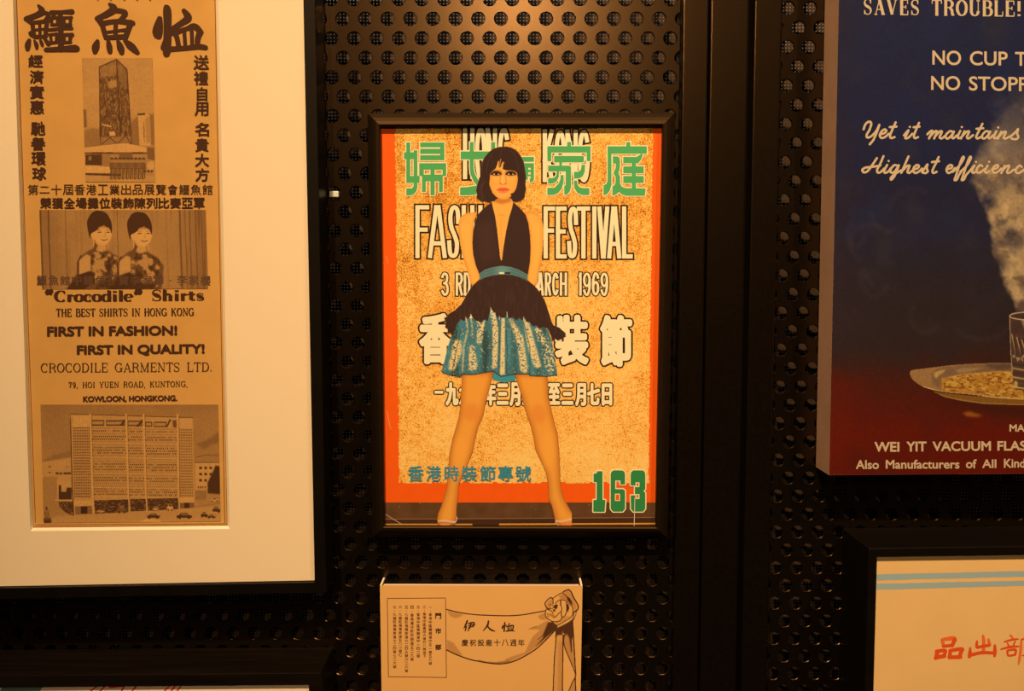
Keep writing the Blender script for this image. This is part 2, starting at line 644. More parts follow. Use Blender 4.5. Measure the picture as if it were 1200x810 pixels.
MONO = {
    'F': [[(0, 0), (0, 1)], [(0, 1), (1, 1)], [(0, 0.54), (0.85, 0.54)]],
    'A': [[(0, 0), (0.42, 1)], [(0.42, 1), (0.58, 1)], [(0.58, 1), (1, 0)], [(0.2, 0.26), (0.8, 0.26)]],
    'S': [S_([(1, 0.7), (0.92, 0.93), (0.6, 1), (0.28, 0.95), (0.12, 0.78), (0.25, 0.58), (0.6, 0.42), (0.85, 0.25), (0.75, 0.05), (0.4, 0), (0.1, 0.06), (0, 0.28)], 4)],
    'H': [[(0, 0), (0, 1)], [(1, 0), (1, 1)], [(0, 0.52), (1, 0.52)]],
    'I': [[(0.5, 0), (0.5, 1)]],
    'O': [arc(0.5, 0.5, 0.5, 0.5, 0, 360, 18)],
    'N': [[(0, 0), (0, 1)], [(0, 1), (1, 0)], [(1, 0), (1, 1)]],
    'E': [[(0, 0), (0, 1)], [(0, 1), (1, 1)], [(0, 0), (1, 0)], [(0, 0.52), (0.85, 0.52)]],
    'T': [[(0, 1), (1, 1)], [(0.5, 1), (0.5, 0)]],
    'V': [[(0, 1), (0.46, 0)], [(0.46, 0), (0.54, 0)], [(0.54, 0), (1, 1)]],
    'L': [[(0, 1), (0, 0)], [(0, 0), (1, 0)]],
    'R': [[(0, 0), (0, 1)], [(0, 1), (0.6, 1)] + arc(0.6, 0.76, 0.4, 0.24, 90, -90, 8) + [(0, 0.52)], [(0.5, 0.52), (1, 0)]],
    'D': [[(0, 0), (0, 1)], [(0, 1), (0.5, 1)] + arc(0.5, 0.5, 0.5, 0.5, 90, -90, 10) + [(0, 0)]],
    'M': [[(0, 0), (0, 1)], [(0, 1), (0.5, 0.3)], [(0.5, 0.3), (1, 1)], [(1, 1), (1, 0)]],
    'C': [arc(0.5, 0.5, 0.5, 0.5, 40, 320, 14)],
    'G': [arc(0.5, 0.5, 0.5, 0.5, 40, 335, 14) + [(1, 0.45), (0.6, 0.45)]],
    'K': [[(0, 0), (0, 1)], [(1, 1), (0, 0.42)], [(0.3, 0.6), (1, 0)]],
    '1': [[(0.2, 0.88), (0.6, 1)], [(0.6, 1), (0.6, 0)]],
    '3': [S_([(0, 0.85), (0.3, 1), (0.8, 0.95), (0.9, 0.75), (0.7, 0.58), (0.4, 0.54)], 4), S_([(0.4, 0.54), (0.8, 0.48), (1, 0.25), (0.8, 0.03), (0.35, 0), (0, 0.15)], 4)],
    '6': [arc(0.5, 0.3, 0.48, 0.3, 0, 360, 14), S_([(0.02, 0.3), (0.05, 0.7), (0.35, 1), (0.75, 0.98), (0.95, 0.82)], 4)],
    '9': [arc(0.5, 0.7, 0.48, 0.3, 0, 360, 14), S_([(0.98, 0.7), (0.95, 0.3), (0.65, 0), (0.25, 0.02), (0.05, 0.18)], 4)],
}


def mono(sh, ch, box, w, col, ow, ocol, layer):
    """hand-cut poster letter: ink bounds = box"""
    x0, y0, x1, y1 = box
    k = w / 2
    for ww, c, ly in ((w + 2 * ow, ocol, layer), (w, col, layer + 1)):
        for pts in MONO[ch]:
            px = [(x0 + k + p[0] * (x1 - x0 - w), y1 - k - p[1] * (y1 - y0 - w)) for p in pts]
            if math.dist(px[0], px[-1]) > 0.1:          # square ends
                for i, j in ((0, 1), (-1, -2)):
                    L = math.dist(px[i], px[j]) or 1
                    px[i] = tuple(px[i][n] + (px[i][n] - px[j][n]) / L * ww / 2 for n in (0, 1))
            sh.stroke(px, ww, c, ly, caps=False)


# ---------------------------------------------------------------- continuous-tone pictures
class Canvas:
    """printed picture as a fine grid of ink colours; drawn in crop coordinates (off, s)"""

    def __init__(self, x0, y0, x1, y1, res, off=(0, 0), s=1.0, base=(200, 130, 60), seed=1, solid=True):
        self.nx, self.ny = int((x1 - x0) * res) + 1, int((y1 - y0) * res) + 1
        self.xs, self.ys = np.linspace(x0, x1, self.nx), np.linspace(y0, y1, self.ny)
        self.X, self.Y = np.meshgrid(self.xs, self.ys)
        self.res, self.off, self.s = res, off, s
        self.c = np.zeros((self.ny, self.nx, 3)) + np.array(base, float)
        self.a = np.ones((self.ny, self.nx)) if solid else np.zeros((self.ny, self.nx))
        self.rng = np.random.default_rng(seed)

    def frame(self, off, s):
        self.off, self.s = off, s

    def blur(self, m, r):
        k = int(round(r * self.res))
        if k < 1:
            return m
        for ax in (0, 1):
            for _ in range(2):
                pad = [(0, 0), (0, 0)]
                pad[ax] = (k + 1, k)
                cs = np.cumsum(np.pad(m, pad, mode='edge'), axis=ax)
                n = m.shape[ax]
                hi = np.take(cs, range(2 * k + 1, 2 * k + 1 + n), axis=ax)
                lo = np.take(cs, range(0, n), axis=ax)
                m = (hi - lo) / (2 * k + 1)
        return m

    def mask(self, pts, soft=0.0):
        p = np.array(conv([q[:2] for q in pts], self.off, self.s))
        m = np.zeros((self.ny, self.nx))
        d = 0.25 / self.res
        pad = soft * 3 + 2
        i0 = np.searchsorted(self.ys, p[:, 1].min() - pad); i1 = np.searchsorted(self.ys, p[:, 1].max() + pad)
        j0 = np.searchsorted(self.xs, p[:, 0].min() - pad); j1 = np.searchsorted(self.xs, p[:, 0].max() + pad)
        if i1 <= i0 or j1 <= j0:
            return m
        X, Y = self.X[i0:i1, j0:j1], self.Y[i0:i1, j0:j1]
        sub = np.zeros(X.shape)
        for ox, oy in ((-d, -d), (d, -d), (-d, d), (d, d)):
            ins = np.zeros(X.shape, bool)
            for k in range(len(p)):
                (xa, ya), (xb, yb) = p[k - 1], p[k]
                if ya == yb:
                    continue
                cond = ((ya > Y + oy) != (yb > Y + oy))
                xi = (xb - xa) * (Y + oy - ya) / (yb - ya) + xa
                ins ^= cond & (X + ox < xi)
            sub += ins * 0.25
        if soft:
            sub = self.blur(sub, soft)
        m[i0:i1, j0:j1] = sub
        return m

    def put(self, m, col, a=1.0):
        m = (m * a)[..., None]
        self.c = self.c * (1 - m) + np.array(col, float) * m

    def fill(self, pts, col, soft=0.0, a=1.0, smooth=False, cover=False):
        if smooth:
            pts = sm(pts, True)
        m = self.mask(pts, soft)
        self.put(m, col, a)
        if cover:
            self.a = np.maximum(self.a, m)
        return m

    def rect(self, x0, y0, x1, y1, col, soft=0.0, a=1.0):
        return self.fill([(x0, y0), (x1, y0), (x1, y1), (x0, y1)], col, soft, a)

    def ell(self, cx, cy, rx, ry, col, soft=0.0, a=1.0):
        return self.fill(arc(cx, cy, rx, ry, 0, 360, 20), col, soft, a)

    def line(self, pts, col, w, a=1.0, cover=False):
        """w in crop units"""
        p = conv([q[:2] for q in pts], self.off, self.s)
        hw = max(w / self.s / 2, 0.1)
        m = np.zeros((self.ny, self.nx))
        for (xa, ya), (xb, yb) in zip(p[:-1], p[1:]):
            pad = hw + 2
            i0 = np.searchsorted(self.ys, min(ya, yb) - pad); i1 = np.searchsorted(self.ys, max(ya, yb) + pad)
            j0 = np.searchsorted(self.xs, min(xa, xb) - pad); j1 = np.searchsorted(self.xs, max(xa, xb) + pad)
            if i1 <= i0 or j1 <= j0:
                continue
            X, Y = self.X[i0:i1, j0:j1], self.Y[i0:i1, j0:j1]
            L2 = (xb - xa) ** 2 + (yb - ya) ** 2 or 1e-9
            t = np.clip(((X - xa) * (xb - xa) + (Y - ya) * (yb - ya)) / L2, 0, 1)
            d = np.hypot(X - xa - t * (xb - xa), Y - ya - t * (yb - ya))
            soft = 0.7 / self.res
            mm = np.clip((hw - d) / soft + 0.5, 0, 1)
            m[i0:i1, j0:j1] = np.maximum(m[i0:i1, j0:j1], mm)
        self.put(m, col, a)
        if cover:
            self.a = np.maximum(self.a, m)

    def noise(self, sx, sy=None):
        """smooth random field 0..1 with feature size in photo pixels"""
        sy = sy or sx
        w, h = self.xs[-1] - self.xs[0], self.ys[-1] - self.ys[0]
        gx, gy = int(w / sx) + 3, int(h / sy) + 3
        g = self.rng.random((gy, gx))
        u = (self.X - self.xs[0]) / sx
        v = (self.Y - self.ys[0]) / sy
        i, j = v.astype(int), u.astype(int)
        fu, fv = u - j, v - i
        fu, fv = fu * fu * (3 - 2 * fu), fv * fv * (3 - 2 * fv)
        return (g[i, j] * (1 - fu) + g[i, j + 1] * fu) * (1 - fv) + (g[i + 1, j] * (1 - fu) + g[i + 1, j + 1] * fu) * fv

    def fbm(self, s, o=4):
        r, a, t = 0, 1.0, 0
        for _ in range(o):
            r = r + a * self.noise(s)
            t += a
            s, a = max(s / 2, 0.8), a * 0.55
        return r / t

    def scale(self, f):
        self.c = np.clip(self.c * (f if np.ndim(f) < 2 else f[..., None]), 0, 255)

    def build(self, name, parent, y, key, layer=1, mat=None, label=None, quad=None):
        a = self.a
        if quad is not None:
            self.frame((0, 0), 1)
        yy = y - layer * LAYER
        X, Y = self.X, self.Y
        if quad is not None:
            a = np.maximum(a, 0) * 0 + np.where(self.blur(self.mask(quad), 1.0 / self.res) > 0.02, 1.0, 0.0)
            (tl, tr, br, bl) = quad
            fy = np.clip((Y - min(tl[1], tr[1])) / (max(bl[1], br[1]) - min(tl[1], tr[1])), 0, 1)
            fx = np.clip((X - min(tl[0], bl[0])) / (max(tr[0], br[0]) - min(tl[0], bl[0])), 0, 1)
            X = np.clip(X, tl[0] + (bl[0] - tl[0]) * fy, tr[0] + (br[0] - tr[0]) * fy)
            Y = np.clip(Y, tl[1] + (tr[1] - tl[1]) * fx, bl[1] + (br[1] - bl[1]) * fx)
        V = Parr(X, Y, yy).reshape(-1, 3) - np.array(origin(parent))
        alb = np.clip(lin(np.clip(self.c, 0, 255)) / np.array(EV[key]), 0.002, 0.92).reshape(-1, 3)
        idx = np.arange(self.nx * self.ny).reshape(self.ny, self.nx)
        keep = (a[:-1, :-1] + a[1:, :-1] + a[:-1, 1:] + a[1:, 1:]) / 4 > 0.5
        fq = np.stack([idx[:-1, :-1], idx[1:, :-1], idx[1:, 1:], idx[:-1, 1:]], -1)[keep]
        used = np.unique(fq)
        remap = np.zeros(self.nx * self.ny, int)
        remap[used] = np.arange(len(used))
        fq = remap[fq]
        me = bpy.data.meshes.new(name)
        me.vertices.add(len(used))
        me.vertices.foreach_set('co', V[used].astype(np.float32).ravel())
        me.loops.add(fq.size)
        me.loops.foreach_set('vertex_index', fq.ravel().astype(np.int32))
        me.polygons.add(len(fq))
        me.polygons.foreach_set('loop_start', np.arange(0, fq.size, 4, dtype=np.int32))
        me.polygons.foreach_set('loop_total', np.full(len(fq), 4, np.int32))
        me.update(calc_edges=True)
        at = me.color_attributes.new('ink', 'FLOAT_COLOR', 'POINT')
        at.data.foreach_set('color', np.concatenate([alb[used], np.ones((len(used), 1))], 1).astype(np.float32).ravel())
        me.materials.append(mat or PRINT)
        return link_mesh(name, me, parent, label)


PRINT = painted('printed_picture', 0.7, 0.1)
GLOSSY_PRINT = painted('varnished_picture', 0.6, 0.1)

POWDER = noisy('black_powder_coat', (0.0025, 0.002, 0.0018), (0.004, 0.0035, 0.003), 0.25, 0.7, (400, 400, 400), 3, 0.0)
POWDER.node_tree.nodes['Principled BSDF'].inputs['Specular Tint'].default_value = (1.0, 0.68, 0.40, 1)
BLACK_LACQUER = noisy('black_frame_lacquer', (0.003, 0.003, 0.003), (0.005, 0.004, 0.004), 0.38, 0.2, (60, 60, 60), 3)
BROWN_BLACK = noisy('dark_bronze_frame', (0.004, 0.003, 0.0025), (0.006, 0.005, 0.004), 0.55, 0.42, (60, 60, 60), 3)
BROWN_BLACK.node_tree.nodes['Principled BSDF'].inputs['Specular Tint'].default_value = (1.0, 0.68, 0.40, 1)
DARK_WOOD = noisy('black_stained_wood', (0.003, 0.0025, 0.002), (0.008, 0.006, 0.005), 0.45, 0.15, (14, 160, 160), 6, 0.3)

# =================================================================== the wall (setting)
def structure(o):
    o['kind'] = 'structure'
    return o


def perforated(name, x_first, pitch, x_lo, x_hi, y0, mat, z0=1.7243, row=0.0131, shift=0.0):
    """steel sheet with staggered round holes, chamfered rims"""
    bm = bmesh.new()
    R, CH, TH = 0.00452, 0.00035, 0.0016
    N = 18
    ang = [math.radians(30 + 20 * i) for i in range(N)]
    ca = [(math.cos(t), math.sin(t)) for t in ang]
    h1, h2 = row / 3, row * 2 / 3
    hexa = [(pitch / 2, h1), (0, h2), (-pitch / 2, h1), (-pitch / 2, -h1), (0, -h2), (pitch / 2, -h1)]
    for r in range(-7, 43):
        zc = z0 - r * row
        xo = x_first + (pitch / 2 if r % 2 else 0.0)
        k0 = math.floor((x_lo - xo) / pitch)
        k1 = math.ceil((x_hi - xo) / pitch)
        for k in range(k0, k1 + 1):
            xc = xo + k * pitch
            H = [bm.verts.new((xc + a, y0, zc + b)) for a, b in hexa]
            c0 = [bm.verts.new((xc + (R + CH) * a, y0, zc + (R + CH) * b)) for a, b in ca]
            c1 = [bm.verts.new((xc + R * a, y0 + CH, zc + R * b)) for a, b in ca]
            c2 = [bm.verts.new((xc + R * a, y0 + TH, zc + R * b)) for a, b in ca]
            for s in range(6):
                t = (s + 1) % 6
                bm.faces.new([H[s], c0[3 * s], c0[3 * s + 1], c0[3 * s + 2], c0[(3 * s + 3) % N], H[t]])
            for i in range(N):
                j = (i + 1) % N
                bm.faces.new([c0[j], c0[i], c1[i], c1[j]])
                f = bm.faces.new([c1[j], c1[i], c2[i], c2[j]])
                f.smooth = True
    for x, n in ((x_lo, (-1, 0, 0)), (x_hi, (1, 0, 0))):
        bmesh.ops.bisect_plane(bm, geom=bm.verts[:] + bm.edges[:] + bm.faces[:], dist=1e-7,
                               plane_co=(x, 0, 0), plane_no=n, clear_outer=True)
    bm.normal_update()
    me = bpy.data.meshes.new(name)
    bm.to_mesh(me)
    bm.free()
    me.materials.append(mat)
    return structure(link_mesh(name, me))


perforated('wall_left', -0.1160, 0.01548, -0.44, 0.1150, 0.0, POWDER)
perforated('wall_right', 0.1888, 0.01495, 0.18465, 0.44, 0.0, POWDER, z0=1.7315, row=0.01304)

# upright steel posts between the two perforated panels
def post(name, x0, x1, y0, y1):
    bm = bmesh.new()
    bmesh.ops.create_cube(bm, size=1.0)
    bmesh.ops.scale(bm, vec=(x1 - x0, y1 - y0, 0.66), verts=bm.verts)
    bmesh.ops.translate(bm, vec=((x0 + x1) / 2, (y0 + y1) / 2, 1.49), verts=bm.verts)
    bmesh.ops.bevel(bm, geom=[e for e in bm.edges if abs(e.verts[0].co.z - e.verts[1].co.z) > 0.1],
                    offset=0.0012, segments=6, profile=0.5, affect='EDGES')
    me = bpy.data.meshes.new(name)
    bm.to_mesh(me)
    bm.free()
    me.materials.append(POWDER)
    return structure(link_mesh(name, me))


post('trim_1', 0.1166, 0.1345, -0.0010, 0.030)
post('trim_2', 0.1356, 0.1618, -0.0010, 0.030)
post('trim_3', 0.1655, 0.1843, -0.0010, 0.030)
# the web that closes the slots between the posts
raw_v, raw_f = [], []
hull_box([Vector((0.112, 0, 1.82)), Vector((0.186, 0, 1.82)), Vector((0.186, 0, 1.16)), Vector((0.112, 0, 1.16))], 0.012, 0.016, raw_v, raw_f)
# opaque strip only behind the posts themselves
raw_v = [(min(max(v[0], 0.1152), 0.1845), v[1], v[2]) for v in raw_v]
structure(raw_mesh('trim_4', raw_v, raw_f, simple('black_void_steel', (0.006, 0.005, 0.005), 0.6, 0.3)))

# plain steel sheets that carry the wall on beyond the perforated panels
raw_v, raw_f = [], []
for xa, xb, za, zb in ((-1.5, -0.4395, 0.6, 2.6), (0.4395, 1.5, 0.6, 2.6), (-0.4395, 0.4395, 1.812, 2.6), (-0.4395, 0.4395, 0.6, 1.172)):
    hull_box([Vector((xa, 0, zb)), Vector((xb, 0, zb)), Vector((xb, 0, za)), Vector((xa, 0, za))], 0.0004, 0.003, raw_v, raw_f)
structure(raw_mesh('wall_surround', raw_v, raw_f, POWDER))

# fine perforated screen behind the panels: real see-through dots
def screen_material():
    m = simple('fine_mesh_screen', (0.055, 0.039, 0.029), 0.6, 0.2)
    nt = m.node_tree
    b = nt.nodes['Principled BSDF']
    tc = nt.nodes.new('ShaderNodeTexCoord')
    sx = nt.nodes.new('ShaderNodeSeparateXYZ')
    nt.links.new(tc.outputs['Object'], sx.inputs[0])

    def mth(op, a, bb=None):
        n = nt.nodes.new('ShaderNodeMath')
        n.operation = op
        for i, q in enumerate((a, bb)):
            if q is None:
                continue
            if isinstance(q, (int, float)):
                n.inputs[i].default_value = q
            else:
                nt.links.new(q, n.inputs[i])
        return n.outputs[0]
    P_ = 0.00235
    fx = mth('SUBTRACT', mth('FRACT', mth('DIVIDE', sx.outputs['X'], P_)), 0.5)
    fz = mth('SUBTRACT', mth('FRACT', mth('DIVIDE', sx.outputs['Z'], P_)), 0.5)
    d = mth('SQRT', mth('ADD', mth('MULTIPLY', fx, fx), mth('MULTIPLY', fz, fz)))
    hole = mth('LESS_THAN', d, 0.19)
    tr = nt.nodes.new('ShaderNodeBsdfTransparent')
    mx = nt.nodes.new('ShaderNodeMixShader')
    nt.links.new(hole, mx.inputs[0])
    nt.links.new(b.outputs[0], mx.inputs[1])
    nt.links.new(tr.outputs[0], mx.inputs[2])
    nt.links.new(mx.outputs[0], nt.nodes['Material Output'].inputs[0])
    return m


SV, SF = [], []
hull_box([Vector((-0.46, 0, 1.84)), Vector((0.46, 0, 1.84)), Vector((0.46, 0, 1.14)), Vector((-0.46, 0, 1.14))], 0.0200, 0.0206, SV, SF)
structure(raw_mesh('wall_inner', SV[:4], [SF[0]], screen_material()))
RV, RF = [], []
hull_box([Vector((-1.4, 0, 2.5)), Vector((1.4, 0, 2.5)), Vector((1.4, 0, 0.7)), Vector((-1.4, 0, 0.7))], 0.36, 0.40, RV, RF)
REAR = noisy('mottled_rear_wall', (0.10, 0.09, 0.08), (0.75, 0.70, 0.68), 0.8, 0.2, (7, 7, 9), 4)
structure(raw_mesh('wall_back', RV, RF, REAR))

# =================================================================== framed newspaper advertisement (left)
YF = -0.0300
inner = quadP([(-116, -141), (352.6, -140), (368.6, 682.6), (-75, 691)], YF)
t = thing('framed_advertisement', 'large black frame with wide cream mat around a tall yellowed newspaper advertisement', 'picture frame',
          ((inner[2].x + inner[3].x) / 2, 0, inner[2].z - 0.01), None)
ADV = t
ring_frame('frame', inner, [(0, -0.0235), (0, YF), (0.0078, YF), (0.0078, -0.0040)], BLACK_LACQUER, t, bevel=0.0004)
# mat with bevelled window
YM, YP = -0.0270, -0.0240
wo = [(14, -34), (255.2, -34), (269.2, 620.0), (35.6, 622.5)]
wi = [(18, -30), (252.2, -30), (266.6, 616.2), (39.2, 618.6)]
outer = offset_quad([Vector((p.x, YM, p.z)) for p in inner], -0.0004)
vs = [tuple(p) for p in outer] + [tuple(P(a, b, YM)) for a, b in wo] + [tuple(P(a, b, YP)) for a, b in wi]
fs = []
for i in range(4):
    j = (i + 1) % 4
    fs += [[i, j, 4 + j, 4 + i], [4 + i, 4 + j, 8 + j, 8 + i]]
MATBOARD = ink((252, 193, 123), 'left', 0.8, 0.1, 0.012, 900)
BEVEL = ink((254, 200, 132), 'left', 0.8, 0.1)
raw_mesh('mat', vs, fs, [MATBOARD, BEVEL], [0, 1] * 4, t, 'cream mat board with a bevelled window')
# glazing
def glass_material():
    m = bpy.data.materials.new('clear_glazing')
    m.use_nodes = True
    nt = m.node_tree
    nt.nodes.remove(nt.nodes['Principled BSDF'])
    tr = nt.nodes.new('ShaderNodeBsdfTransparent')
    gl = nt.nodes.new('ShaderNodeBsdfGlossy')
    gl.inputs['Roughness'].default_value = 0.02
    fr = nt.nodes.new('ShaderNodeFresnel')
    fr.inputs['IOR'].default_value = 1.3
    mx = nt.nodes.new('ShaderNodeMixShader')
    ge = nt.nodes.new('ShaderNodeNewGeometry')
    ms = nt.nodes.new('ShaderNodeMath')
    ms.operation = 'SUBTRACT'
    ms.use_clamp = True
    nt.links.new(fr.outputs[0], ms.inputs[0])
    nt.links.new(ge.outputs['Backfacing'], ms.inputs[1])
    nt.links.new(ms.outputs[0], mx.inputs[0])
    nt.links.new(tr.outputs[0], mx.inputs[1])
    nt.links.new(gl.outputs[0], mx.inputs[2])
    nt.links.new(mx.outputs[0], nt.nodes['Material Output'].inputs[0])
    return m


gv, gf = [], []
hull_box(offset_quad([Vector((p.x, 0, p.z)) for p in inner], -0.0001), -0.0290, -0.0278, gv, gf)
raw_mesh('glass', gv, gf, glass_material(), None, t)
# clipping
PAPER_A = ink((217, 138, 55), 'left', 0.8, 0.1, 0.05, 60)
sh = Sheet(YP + 0.0003, 'left')
sh.poly([(-5, -60), (275, -60), (285, 640), (20, 640)], PAPER_A, 0)
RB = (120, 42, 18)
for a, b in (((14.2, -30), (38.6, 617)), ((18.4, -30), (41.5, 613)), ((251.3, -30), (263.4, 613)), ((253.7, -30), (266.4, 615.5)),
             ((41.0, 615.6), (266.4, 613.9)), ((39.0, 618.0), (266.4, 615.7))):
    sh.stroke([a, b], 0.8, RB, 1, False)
clip = sh.build('newspaper_clipping', t, 'yellowed newspaper clipping')

INK = (72, 35, 15)
# brush headline
sh = Sheet(YP, 'left')
O1, S1 = (10, 0), 4.8
HEAD = [
    # xu
    [(850, 105, 26), (842, 150, 44), (838, 190, 46), (852, 212, 12)], [(886, 38, 22), (892, 60, 38), (894, 150, 36), (892, 250, 38), (888, 302, 34)],
    [(986, 60, 22), (1010, 98, 36), (985, 122, 30), (915, 165, 20)],
    [(892, 215, 30), (872, 270, 30)],
    [(925, 188, 24), (1000, 162, 22), (1045, 148, 30), (1082, 182, 26)], [(938, 185, 24), (950, 225, 24), (957, 266, 22)],
    [(988, 175, 18), (994, 266, 18)], [(1030, 170, 18), (1033, 266, 18)], [(1077, 180, 30), (1062, 225, 26), (1066, 262, 22)],
    [(890, 278, 26), (1000, 270, 24), (1070, 262, 26), (1108, 268, 24)],
    # yu
    [(568, 24, 16), (592, 48, 36), (560, 75, 32), (496, 104, 22)], [(592, 56, 24), (648, 66, 24), (656, 80, 24), (628, 116, 24)], [(496, 104, 20), (528, 132, 30)],
    [(520, 134, 26), (600, 120, 22), (690, 128, 26), (700, 134, 14)], [(526, 136, 24), (538, 180, 24), (548, 212, 24)], [(686, 130, 28), (672, 170, 26), (656, 212, 26)],
    [(545, 182, 13), (655, 168, 15)], [(603, 122, 20), (600, 210, 20)], [(546, 212, 22), (655, 206, 24)],
    [(500, 232, 20), (490, 262, 36), (486, 290, 26)], [(560, 228, 16), (566, 260, 28), (570, 290, 24)], [(616, 232, 18), (630, 270, 34), (636, 296, 24)],
    [(655, 230, 20), (690, 262, 36), (725, 296, 22)],
    # e
    [(168, 32, 14), (188, 62, 32), (160, 84, 28), (98, 106, 24)], [(185, 70, 22), (226, 80, 18), (205, 116, 20)], [(98, 106, 20), (128, 126, 24)],
    [(128, 128, 18), (222, 118, 18)], [(132, 128, 20), (144, 205, 20)], [(216, 120, 20), (206, 205, 20)], [(138, 168, 12), (212, 162, 12)], [(174, 126, 14), (177, 206, 14)], [(126, 188, 26), (150, 206, 20), (212, 204, 16)],
    [(116, 226, 18), (108, 252, 28), (106, 276, 22)], [(146, 228, 12), (156, 252, 20), (158, 270, 16)], [(178, 224, 12), (186, 244, 18), (190, 258, 12)], [(200, 216, 14), (224, 246, 24)],
    [(240, 70, 22), (300, 68, 18), (356, 66, 26)], [(262, 66, 16), (250, 92, 16)], [(235, 102, 14), (278, 98, 14)], [(240, 102, 14), (243, 140, 14)], [(276, 100, 14), (274, 138, 14)], [(240, 140, 14), (276, 138, 14)],
    [(306, 100, 14), (354, 98, 14)], [(311, 102, 14), (313, 138, 14)], [(348, 100, 16), (346, 138, 14)], [(311, 140, 14), (350, 136, 14)],
    [(228, 168, 16), (300, 160, 16), (354, 158, 18)], [(290, 70, 22), (294, 160, 24), (294, 278, 28)],
    [(228, 196, 14), (272, 190, 14)], [(236, 196, 14), (240, 240, 14)], [(270, 192, 14), (268, 238, 14)], [(236, 242, 14), (272, 238, 14)],
    [(306, 194, 14), (358, 196, 20)], [(312, 194, 14), (313, 238, 14)], [(350, 200, 18), (343, 238, 16)], [(312, 240, 14), (350, 236, 14)],
    [(210, 280, 22), (300, 276, 26), (375, 272, 34), (384, 280, 20)],
]
for st in HEAD:
    sh.stroke([(a, b, w * 1.22) for a, b, w in conv(sm(st, n=4), O1, S1)], 1, INK, 1)
sh.build('headline', clip, 'three large dark brush characters')
# row of brush characters cut by the mat at the top edge
sh = Sheet(YP, 'left')
for ch, x0, y0, x1, y1 in (
        ('經', 33, 64, 50, 79), ('濟', 35, 82, 51, 98), ('實', 34.7, 100, 51.7, 116), ('惠', 35, 117.5, 51.5, 134), ('馳', 36, 142.5, 53, 159),
        ('譽', 36, 161, 53, 176.5), ('環', 36.5, 178, 53.5, 194), ('球', 37.5, 196, 54, 211.5),
        ('送', 226.7, 64.5, 245, 82), ('禮', 227, 83.5, 244, 100), ('自', 230.5, 102, 243, 118.5), ('用', 228, 119.5, 244.3, 136), ('名', 228.4, 143.5, 245, 160),
        ('貴', 228.6, 162, 244.6, 178), ('大', 228.4, 180, 245, 195.7), ('方', 228.8, 197, 245, 213)):
    if ch == '送':
        sh.build('column_lettering', clip, 'left vertical column of bold characters')
        sh = Sheet(YP, 'left')
    text(sh, ch, (x0, y0, x1, y1), INK, 1, bold=1.0)
sh.build('column_lettering', clip, 'right vertical column of bold characters')
sh = Sheet(YP, 'left')
row = '第二十屆香港工業出品展覽會鱷魚館'
for i, ch in enumerate(row):
    x = 32.7 + i * (218.0 / 16)
    b = (x, 216.3, x + 12.0, 228.4)
    if ch == '二':
        b = (x, 218.5, x + 11.5, 226.5)
    text(sh, ch, b, INK, 1, bold=0.15)
sh.build('row_lettering', clip)
sh = Sheet(YP, 'left')
row = '榮獲全場攤位裝飾陳列比賽亞軍'
for i, ch in enumerate(row):
    x = 47 + i * (193.4 / 14)
    text(sh, ch, (x, 231.6, x + 13.2, 244.6), INK, 1, bold=0.85)
sh.build('row_lettering', clip)
sh = Sheet(YP, 'left')
for i, x in enumerate((112, 127, 143, 158, 173)):
    sh.stroke([(x, -4), (x + 3, 0.3)], 1.4, INK, 1)
sh.build('row_lettering', clip)
sh = Sheet(YP, 'left')
serif(sh, '“Crocodile”', [(52.8, 341.2), (167.0, 340.2), (167.0, 352.6), (52.8, 353.4)], INK, 1, T=4.6, t=0.8, space=0.03)
serif(sh, 'Shirts', [(178, 339.8), (239.2, 339.2), (239.2, 351.9), (178, 352.4)], INK, 1, T=4.6, t=0.8, space=0.05)
serif(sh, 'THE BEST SHIRTS IN HONG KONG', [(65.7, 362.2), (227.4, 361.2), (227.4, 369.8), (65.7, 371.0)], INK, 1, T=1.6, t=0.65, word=0.62)
sh.build('name_lettering', clip)
sh = Sheet(YP, 'left')
text(sh, 'FIRST IN FASHION!', [(55, 382.6), (207.7, 381.4), (207.7, 393.2), (55, 394.7)], INK, 1, bold=1.5)
text(sh, 'FIRST IN QUALITY!', [(89.9, 404.6), (239.8, 403), (239.8, 416.4), (89.9, 417.9)], INK, 1, bold=1.5)
sh.build('slogan_lettering', clip)
sh = Sheet(YP, 'left')
serif(sh, 'CROCODILE GARMENTS LTD.', [(47.7, 426.2), (249, 424.9), (249, 435.1), (47.7, 436.3)], INK, 1, T=1.35, t=0.6, word=0.75)
serif(sh, '79, HOI YUEN ROAD, KUNTONG,', [(80.7, 448.2), (220.2, 446.8), (220.2, 453.2), (80.7, 454.6)], INK, 1, T=1.05, t=0.55, space=0.14, word=0.75)
text(sh, 'KOWLOON, HONGKONG.', [(97.2, 464.4), (207.8, 463.1), (207.8, 471.2), (97.2, 472.4)], INK, 1, bold=0.85)
sh.build('address_lettering', clip)


def sep(v):
    a, b = np.array((60.0, 28, 11)), np.array((226.0, 145, 62))
    return tuple(a + (b - a) * v ** 0.9)


